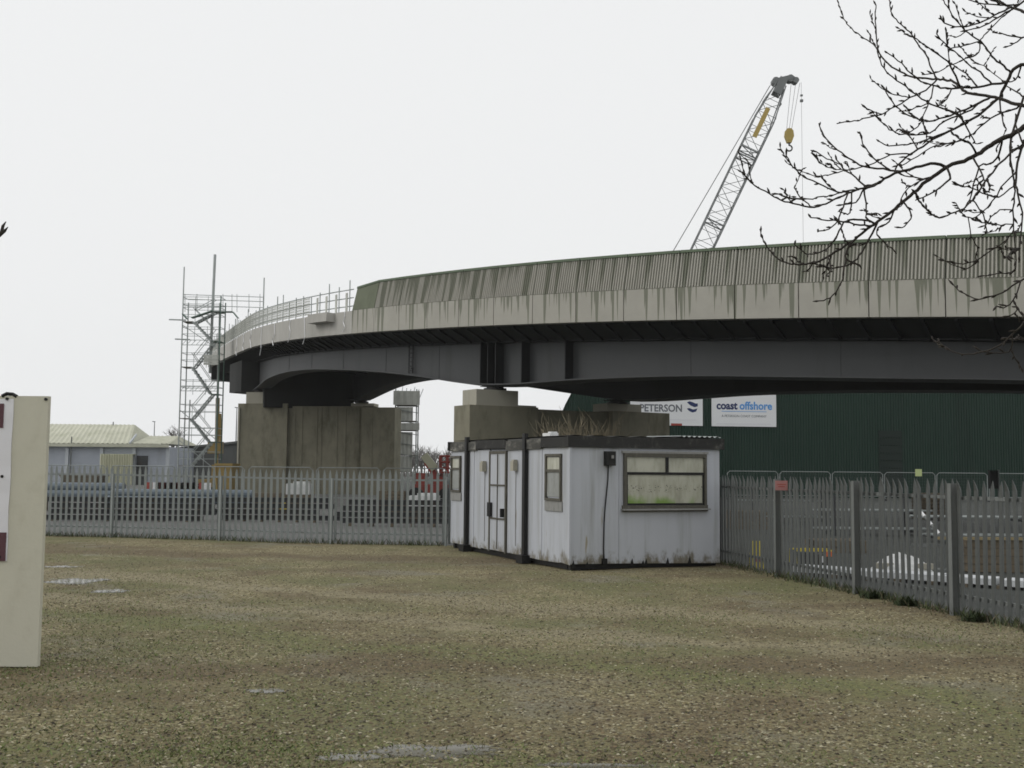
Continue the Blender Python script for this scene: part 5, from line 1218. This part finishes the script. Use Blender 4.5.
# racks of grey scaffold tube and stillages behind the side fence
def rack(px, y, wv, h, label):
    p = at(px, 500, y); r = thing('tube_rack', (p.x, y, 0), 'dark steel ' + label, 'rack')
    for a in (-wv / 2, wv / 2):
        for c in (-.45, .45): m = MB(); m.box((a, c, h / 2), (.07, .07, h)); cb(m, 'upright', MT['steel_dark'], r)
    for a in (-wv / 2, wv / 2): 
        for zq in (.12, h * .55): m = MB(); m.box((a, 0, zq), (.06, .83, .06)); cb(m, 'cross_bar', MT['steel_dark'], r)
    for lay, z0 in enumerate((.2, h * .55 + .08)):
        for k in range(6):
            m = MB(); yy = -.36 + k * .14; z = z0; o = random.uniform(-.3, .3); m.tube([(-wv * .65 + o, yy, z), (wv * .65 + o, yy, z)], .03, 6); free(m, 'scaffold_tube', 'tube', r, ('lower', 'upper')[lay] + ' layer scaffold tube in the ' + label, 'tube', 'tubes in the ' + label)
rack(870, 33, 2.4, 1.2, 'tube rack behind the middle of the side fence')
rack(975, 30, 2.2, 1.1, 'tube rack behind the timber box')
rack(790, 41, 2.6, 1.3, 'tube rack behind the fence plate near the cabin')
for px, y_, n, lb in ((745, 36, 4, 'stacked close behind the side fence beside the cabin'), (835, 26, 2, 'lying behind the side fence by the generator'), (930, 45, 7, 'in the tall stack before the mesh fence')):
    pallet_stack(at(px, 470, y_).x, y_, n, lb)

# ------------------------------------------------------------------ weeds at the fence foot, dry shrub behind the cabin
R_ = random.Random(3); wk = 0
wd_b = []
for i in range(1300):
    t = R_.random(); j = R_.choice([1, 2, 2, 3, 3, 4, 4]); a, c = RF[j], RF[j + 1]; q = a.lerp(c, t); wd_b.append((q.x - abs(R_.gauss(0, .12)) + .03, q.y + R_.uniform(-.05, .05)))
for i in range(1500):
    x_ = R_.uniform(-14.5, -1.6); wd_b.append((x_, fence_y(x_) - abs(R_.gauss(0, .1))))
blades('fence_weeds', wd_b, .13, .008, [(.05, .07, .022), (.07, .085, .03), (.075, .06, .03), (.035, .05, .018)], 'ragged dark weeds and grass along the foot of both fences')
# clump of dark weeds at the side fence
for px, lb in ((915, 'dark weed clump at the foot of the side fence left of the broad post'), (880, 'low dark weed tuft by the side fence before the tarpaulin'), (985, 'scruffy weed clump by the side fence near the timber box')):
    g_ = ground_at(px, 605); 
    # nearest point on the side fence line
    best = min((RF[j].lerp(RF[j + 1], t / 20) for j in range(1, 5) for t in range(21)), key=lambda q: abs(512 + q.x * F / q.y - px))
    r = thing('weed_clump', (best.x - .14, best.y - .05, gz(best.x, best.y)), lb, 'weed'); m = MB()
    for k in range(150):
        a = R_.uniform(0, 6.28); ln = R_.uniform(.06, .2); rr = R_.uniform(0, .22); c0 = Vector((rr * math.cos(a * 3), rr * math.sin(a * 3) * .6, 0)); d_ = Vector((math.cos(a), math.sin(a), R_.uniform(.3, 1.4))).normalized()
        sd2 = d_.cross(Vector((0, 0, 1))).normalized() * R_.uniform(.008, .02); m.add([c0 - sd2 * .4, c0 + sd2 * .4, c0 + d_ * ln * .6 + sd2, c0 + d_ * ln, c0 + d_ * ln * .6 - sd2], [(0, 1, 2, 3, 4)])
    cb(m, 'leaves', MT['weed'], r)
    m = MB()
    for k in range(6): a = R_.uniform(0, 6.28); m.tube([(0, 0, 0), (math.cos(a) * .1, math.sin(a) * .06, .16)], [.008, .003], 4)
    cb(m, 'stem', MT['weed'], r)
p = at(585, 470, 43.6); shb = thing('dry_shrub', (p.x, 43.6, 0), 'tangled dry tan shrub standing before the near pier, behind the cabin', 'shrub')
m = MB()
for k in range(44):
    a = R_.uniform(-1.15, 1.15); bare_tree(m, (p.x + a, 43.6 + R_.uniform(-.35, .35), 0), R_.uniform(3.9, 4.7), .03, 300 + k, .4, 3, 3)
m.build('twigs', MT['twig_tan'], shb)

# ------------------------------------------------------------------ overhanging bare tree, upper right
TR = Vector((6.7, 7.7, 0))
tree = thing('bare_tree', TR, 'near bare tree whose dark budded branches hang in at the upper right', 'tree')
def z1(L_): return [(824 + a / 5.12, b / 5.12) for a, b in L_]
def z2(L_): return [(740 + a / 6.4, 110 + b / 6.4) for a, b in L_]
def z3(L_): return [(864 + a / 6.4, 110 + b / 6.4) for a, b in L_]
def z4(L_): return [(744 + a / 6.4, 200 + b / 6.4) for a, b in L_]
def z5(L_): return [(884 + a / 5.486, 230 + b / 5.486) for a, b in L_]
LIMBS = [  # points (pixels), start radius px, end radius px, depth at start, depth at end, height where it meets the trunk
 (z1([(1024, 540), (960, 525), (900, 505), (830, 490), (740, 475), (700, 450), (665, 420), (620, 410), (580, 405), (500, 400), (430, 385), (370, 355), (310, 310), (275, 250), (265, 150), (262, 90), (268, 25)]), 1.9, .55, 8.2, 9.4, 4.3),
 (z1([(1024, 330), (970, 355), (935, 420), (900, 495), (850, 540), (790, 590), (720, 630), (640, 670), (560, 715), (480, 765)]) + [(906, 157), (895, 169)], 1.9, .85, 8.6, 9.0, 4.7),
 ([(1024, 127), (1011, 135), (998, 140.5), (987.5, 147.5), (976.5, 154.5), (964, 161), (947, 167), (933, 177), (923, 184), (914, 193), (903, 202), (890.5, 212), (878, 221), (867, 229), (853, 240.6), (844, 246), (831.5, 254), (819, 261), (809.6, 263.8), (798.7, 264.8), (786, 263), (778, 258.6), (767.4, 247), (762.7, 239), (759.6, 229)], 2.8, .55, 7.8, 8.3, 3.9),
 (z1([(1024, 60), (960, 35), (860, 0), (800, -30)]), 1.5, .9, 8.0, 8.6, 5.2),
 (z3([(1020, 220), (985, 340), (975, 480), (990, 560), (1010, 660)]) + [(1021, 240), (1019, 262)], 1.4, .6, 7.6, 7.5, 4.2),
 (z5([(768, 510), (700, 575), (640, 625), (560, 665), (460, 683), (380, 665), (330, 635), (295, 610)]), 1.0, .45, 7.2, 7.6, 3.2),
 (z3([(945, 180), (935, 280), (950, 420), (965, 520), (955, 640), (960, 768)]) + [(1014, 240), (1016, 268)], 1.2, .55, 7.9, 7.8, 4.3),
 (z5([(768, 265), (700, 310), (620, 355), (520, 378), (450, 355), (400, 325), (355, 270)]), 1.0, .45, 7.5, 7.9, 3.6),
 (z1([(1020, 10), (950, 55), (890, 90), (820, 130), (740, 155), (680, 190), (640, 180)]), 1.1, .45, 8.1, 8.6, 5.4),
]
KIDS = [
 z1([(275, 255), (240, 215), (190, 185), (140, 145), (110, 110), (90, 68)]),
 z1([(720, 625), (690, 585), (610, 555), (545, 530), (480, 490), (420, 445), (350, 395), (310, 350), (280, 290), (272, 255)]),
 z1([(580, 400), (550, 350), (530, 300), (490, 240), (450, 180), (410, 140), (370, 100), (345, 60), (335, 10), (333, -20)]),
 z1([(700, 440), (660, 360), (630, 310), (570, 270), (520, 235), (460, 190)]),
 z1([(580, 420), (520, 460), (440, 500), (370, 545), (290, 585), (200, 610), (130, 625), (65, 630)]),
 z1([(290, 582), (240, 565), (195, 545)]),
 z1([(930, 410), (820, 440), (720, 450), (620, 452), (560, 440), (500, 415), (430, 360), (380, 310), (310, 260)]),
 z3([(530, 360), (470, 345), (400, 350), (300, 375), (200, 405), (100, 460), (0, 503)]) + z2([(900, 462), (830, 495), (760, 510), (690, 535), (600, 575), (530, 605), (450, 620), (340, 600), (260, 575), (190, 540), (100, 485), (50, 440), (10, 390)]),
 z2([(760, 512), (700, 517), (620, 525), (540, 490), (430, 435), (380, 400), (340, 365), (300, 290)]),
 z2([(1010, 385), (920, 378), (800, 365), (720, 320), (650, 275), (570, 205), (530, 150), (505, 85)]),
 z2([(1060, 265), (1000, 280), (900, 315), (830, 350), (690, 385), (600, 405), (520, 425), (450, 415)]),
 z2([(950, 370), (880, 330), (820, 270), (790, 215), (775, 150)]),
 z2([(800, 490), (740, 430), (660, 370), (610, 310)]), z2([(640, 360), (600, 330), (560, 310), (465, 258)]), z2([(700, 385), (620, 380), (560, 365), (515, 340)]),
 z2([(660, 530), (600, 545), (530, 555), (430, 572), (330, 565), (250, 540)]), z2([(440, 615), (390, 560), (345, 500)]),
 z2([(700, 530), (660, 620), (630, 710)]) + z4([(600, 140), (540, 190), (470, 205)]),
 z2([(720, 530), (715, 620), (690, 665), (630, 650)]), z2([(800, 520), (740, 590), (630, 612)]), z2([(800, 520), (810, 640), (805, 690)]),
 z4([(840, 140), (780, 125), (700, 125), (640, 145), (610, 200), (570, 270), (500, 325), (420, 348), (380, 330), (320, 285)]),
 z4([(820, 165), (740, 160), (640, 140), (540, 128), (430, 112)]),
 z4([(860, 150), (800, 250), (770, 310), (720, 380), (640, 425), (560, 435), (480, 420), (450, 395)]),
 z4([(690, 265), (660, 310), (650, 380), (640, 450), (620, 530), (570, 610), (530, 635), (465, 648)]),
 z4([(950, 60), (930, 140), (860, 175), (850, 230)]), z4([(440, 405), (410, 450), (370, 455)]), z4([(540, 375), (560, 440), (530, 485)]),
 z3([(545, 370), (550, 440), (470, 510), (400, 550), (330, 580)]), z3([(440, 430), (380, 440), (290, 425), (220, 405)]), z3([(400, 445), (330, 470), (270, 520), (230, 590)]),
 z3([(240, 595), (290, 640), (300, 700), (240, 755)]),
 z3([(890, 190), (860, 290), (800, 350), (740, 355), (700, 480), (680, 570), (630, 640)]),
 z3([(1020, 190), (900, 310), (790, 440), (720, 540), (640, 630), (560, 665), (480, 685), (420, 650), (340, 570)]),
 z3([(700, 310), (760, 420), (775, 470)]), z3([(945, 500), (860, 555), (780, 540), (700, 500), (640, 490), (580, 470)]), z3([(960, 620), (870, 640), (810, 690), (770, 760)]),
 z3([(940, 420), (880, 490), (850, 550), (760, 650), (690, 690), (630, 680)]), z3([(960, 720), (880, 735), (790, 725), (710, 710)]), z3([(690, 580), (760, 670), (780, 768)]),
 z3([(640, 80), (590, 30), (520, 0)]), z3([(715, 285), (680, 215), (640, 195), (560, 210), (470, 240)]), z3([(590, 250), (500, 220), (430, 240), (300, 320), (230, 360)]),
 z5([(760, -20), (700, 20), (640, 80), (560, 130), (490, 175), (410, 185), (340, 170), (300, 158)]),
 z5([(768, 320), (710, 385), (660, 425), (620, 415)]), z5([(768, 620), (700, 655), (640, 675), (570, 672), (520, 655)]), z5([(768, 600), (720, 597), (650, 590)]),
 z5([(768, 215), (690, 235), (620, 240), (545, 250)]), z5([(430, 0), (480, 30), (510, 90), (505, 150), (490, 190), (430, 220)]), z5([(768, 390), (730, 440), (690, 470)]), z5([(768, 90), (720, 100), (680, 140), (660, 155)]),
 z1([(960, 40), (900, 65), (820, 105), (740, 135), (640, 130), (590, 90)]), z1([(950, 370), (920, 340), (870, 300), (840, 260), (800, 210), (740, 170), (690, 120), (640, 50), (615, 5)]),
 z1([(800, 205), (820, 180), (880, 120), (960, 45)]), z1([(790, 215), (720, 235), (650, 245), (610, 215), (580, 175)]), z1([(800, 215), (790, 270), (740, 295), (640, 340), (560, 375), (500, 385)]),
 z1([(1024, 395), (980, 410), (920, 420)]), z1([(870, 430), (800, 370), (740, 330), (690, 280), (640, 240)]), z1([(770, 440), (740, 390), (690, 350), (640, 320)]), z1([(910, 405), (850, 360), (800, 330), (760, 310)]),
 z1([(1010, 30), (900, 25), (820, 20), (740, 0)]), z1([(1024, 190), (960, 185), (900, 165)]), z1([(1024, 205), (970, 225), (930, 240)]),
 z1([(860, 510), (790, 530), (700, 570), (620, 600), (540, 620), (470, 605), (400, 570), (350, 520), (310, 460)]), z1([(820, 520), (720, 580), (620, 620), (540, 680), (440, 690), (370, 680), (320, 650), (280, 605)]),
 z1([(640, 675), (560, 700), (480, 730), (400, 740), (330, 745), (275, 720)]), z1([(540, 530), (470, 550), (420, 570), (390, 565)]), z1([(450, 495), (400, 490), (350, 480), (310, 455)]),
 z1([(570, 440), (540, 520), (510, 590), (480, 650), (430, 680)]), z1([(1010, 545), (970, 560), (880, 590), (800, 650), (740, 700), (640, 740)]), z1([(720, 640), (760, 710), (780, 740)]), z1([(650, 455), (640, 490), (600, 535)]),
 z1([(900, 520), (910, 600), (930, 660)]), z1([(480, 765), (440, 700), (400, 680)]), z1([(1024, 700), (985, 650), (980, 580)]), z1([(960, 700), (955, 768)]), z1([(1020, 500), (985, 470), (940, 440)]),
]
ptsdb = []
def smooth(P, n=3):
    out = []
    for i in range(len(P) - 1):
        p0, p1, p2, p3 = P[max(i - 1, 0)], P[i], P[i + 1], P[min(i + 2, len(P) - 1)]
        for k in range(n):
            t = k / n; out.append(.5 * ((2 * p1) + (p2 - p0) * t + (2 * p0 - 5 * p1 + 4 * p2 - p3) * t * t + (3 * p1 - p0 - 3 * p2 + p3) * t ** 3))
    return out + [P[-1]]
RT = random.Random(12)
def add_branch(S, rs, name, bark, spur_from=.35):
    n = len(S)
    wob = [s + Vector((RT.uniform(-1, 1), RT.uniform(-1, 1), RT.uniform(-1, 1))) * .005 for s in S]; wob[0] = S[0]
    m = MB(); m.tube(wob, rs, 7)
    acc = 0
    for i in range(1, n):
        acc += (wob[i] - wob[i - 1]).length
        if i / n > spur_from and rs[i] < .013 and acc > RT.uniform(.035, .085):
            acc = 0; d = (wob[i] - wob[i - 1]).normalized(); a = Vector((RT.uniform(-1, 1), RT.uniform(-1, 1), RT.uniform(-.4, 1))).normalized(); v = (d * 1.0 + a * .75).normalized(); ln = RT.uniform(.03, .065)
            b0 = wob[i]; m.tube([b0, b0 + v * ln * .55, b0 + v * ln], [.005, .0085, .002], 4)
            if RT.random() < .16:
                l2 = RT.uniform(.08, .22); e = b0 + v * l2 + Vector((0, 0, .03)); m.tube([b0, b0 + v * l2 * .5, e], [.0046, .004, .003], 4)
                for q in (.35, .6, .8, 1.0): w_ = (v + Vector((RT.uniform(-1, 1), RT.uniform(-1, 1), RT.uniform(-1, 1))) * .6).normalized(); c0 = b0.lerp(e, q); m.tube([c0, c0 + w_ * .02, c0 + w_ * .04], [.004, .0075, .002], 4)
    m.build(name, bark, tree, smooth=True)
    ptsdb.extend([(s, r) for s, r in zip(S, rs)])
K = 1 / F
for P, r0, r1, d0, d1, zt_ in LIMBS:
    n = len(P); V = smooth([at(x_, y_, d0 + (d1 - d0) * i / (n - 1)) for i, (x_, y_) in enumerate(P)])
    root = TR + Vector((0, 0, zt_)); f_ = V[0]; dd = (V[0] - V[2]).normalized(); ctl = f_ + dd * (root - f_).length * .5
    pre = [root * (1 - t) ** 2 + ctl * 2 * t * (1 - t) + f_ * t * t for t in np.linspace(0, 1, 9)[:-1]]
    pre = [Vector(p) for p in pre]; ra, rb = r0 * d0 * K, r1 * d1 * K; n = len(V)
    add_branch(pre + V, [ra * (1.7 - .7 * i / 8) for i in range(8)] + [ra + (rb - ra) * (i / (n - 1)) ** .8 for i in range(n)], 'branch', MT['bark'], .3)
BR = MT['bark']
for P in KIDS:
    # join to whatever branch passes closest to the start in the same direction of view
    d_ = ray(*P[0]).normalized(); o = Vector((0, 0, CAMZ)); best, bd, br = None, 1e9, .01
    for s_, r_ in ptsdb:
        v = s_ - o; k = v.dot(d_); e = (v - d_ * k).length / k
        if e < bd: bd, best, br = e, s_, r_
    dep = best.y; tgt = dep + RT.uniform(-.55, .55); n = len(P)
    V = [at(x_, y_, dep + (tgt - dep) * i / (n - 1)) for i, (x_, y_) in enumerate(P)]
    if bd < .012: V[0] = best.copy()
    ln = sum((V[i + 1] - V[i]).length for i in range(n - 1))
    r0 = min(br * .85, .006 + .0042 * ln); V = smooth(V); n = len(V); add_branch(V, [r0 + (.0044 - r0) * (i / (n - 1)) ** .7 for i in range(n)], 'branch', BR, .15)
m = MB(); m.tube([TR + Vector((0, 0, -.15)), TR + Vector((.05, .03, .8)), TR + Vector((-.02, .05, 2.2)), TR + Vector((.02, 0, 3.6)), TR + Vector((0, 0, 4.8)), TR + Vector((-.05, .05, 5.6)), TR + Vector((.2, .2, 7.5))], [.26, .2, .18, .165, .13, .1, .04], 14); m.build('trunk', BR, tree, smooth=True)
# sapling at the left edge, only a twig tip reaches in
tp2 = at(6.5, 223, 8.4); SP = Vector((tp2.x - 1.1, 8.5, 0))
sap = thing('sapling', SP, 'slender sapling at the left edge, one dark twig tip showing against the sky', 'tree')
m = MB(); m.tube([SP, SP + Vector((.05, 0, 1.5)), SP + Vector((0, .02, 3.0)), SP + Vector((-.1, 0, 4.2))], [.045, .036, .022, .006], 8); m.build('trunk', BR, sap, smooth=True)
m = MB(); a = SP + Vector((0, .02, 2.9)); e = at(-3, 238, 8.4); m.tube([a, a.lerp(e, .5) + Vector((0, 0, -.06)), e, at(4, 230, 8.4)], [.014, .011, .012, .02], 6); m.tube([at(1, 234, 8.4), at(3, 226, 8.4), at(6, 221.5, 8.4)], [.014, .012, .003], 6); m.tube([at(2, 232, 8.4), at(5, 230.5, 8.4), at(8, 227, 8.4)], [.013, .011, .003], 6); m.build('branch', BR, sap, smooth=True)

# ------------------------------------------------------------------ haze
hz = MB(); hz.box((0, 175, 24), (800, 520, 50))
m_ = bpy.data.materials.new('pale_haze'); m_.use_nodes = True; nt = m_.node_tree; nt.nodes.remove(nt.nodes['Principled BSDF'])
pv = nt.nodes.new('ShaderNodeVolumePrincipled'); pv.inputs['Color'].default_value = (.93, .94, .95, 1); pv.inputs['Density'].default_value = .00025; pv.inputs['Anisotropy'].default_value = 0
nt.links.new(pv.outputs[0], nt.nodes['Material Output'].inputs['Volume'])
tag(hz.build('haze', m_), 'thin pale winter haze filling the air', 'haze', kind='stuff')
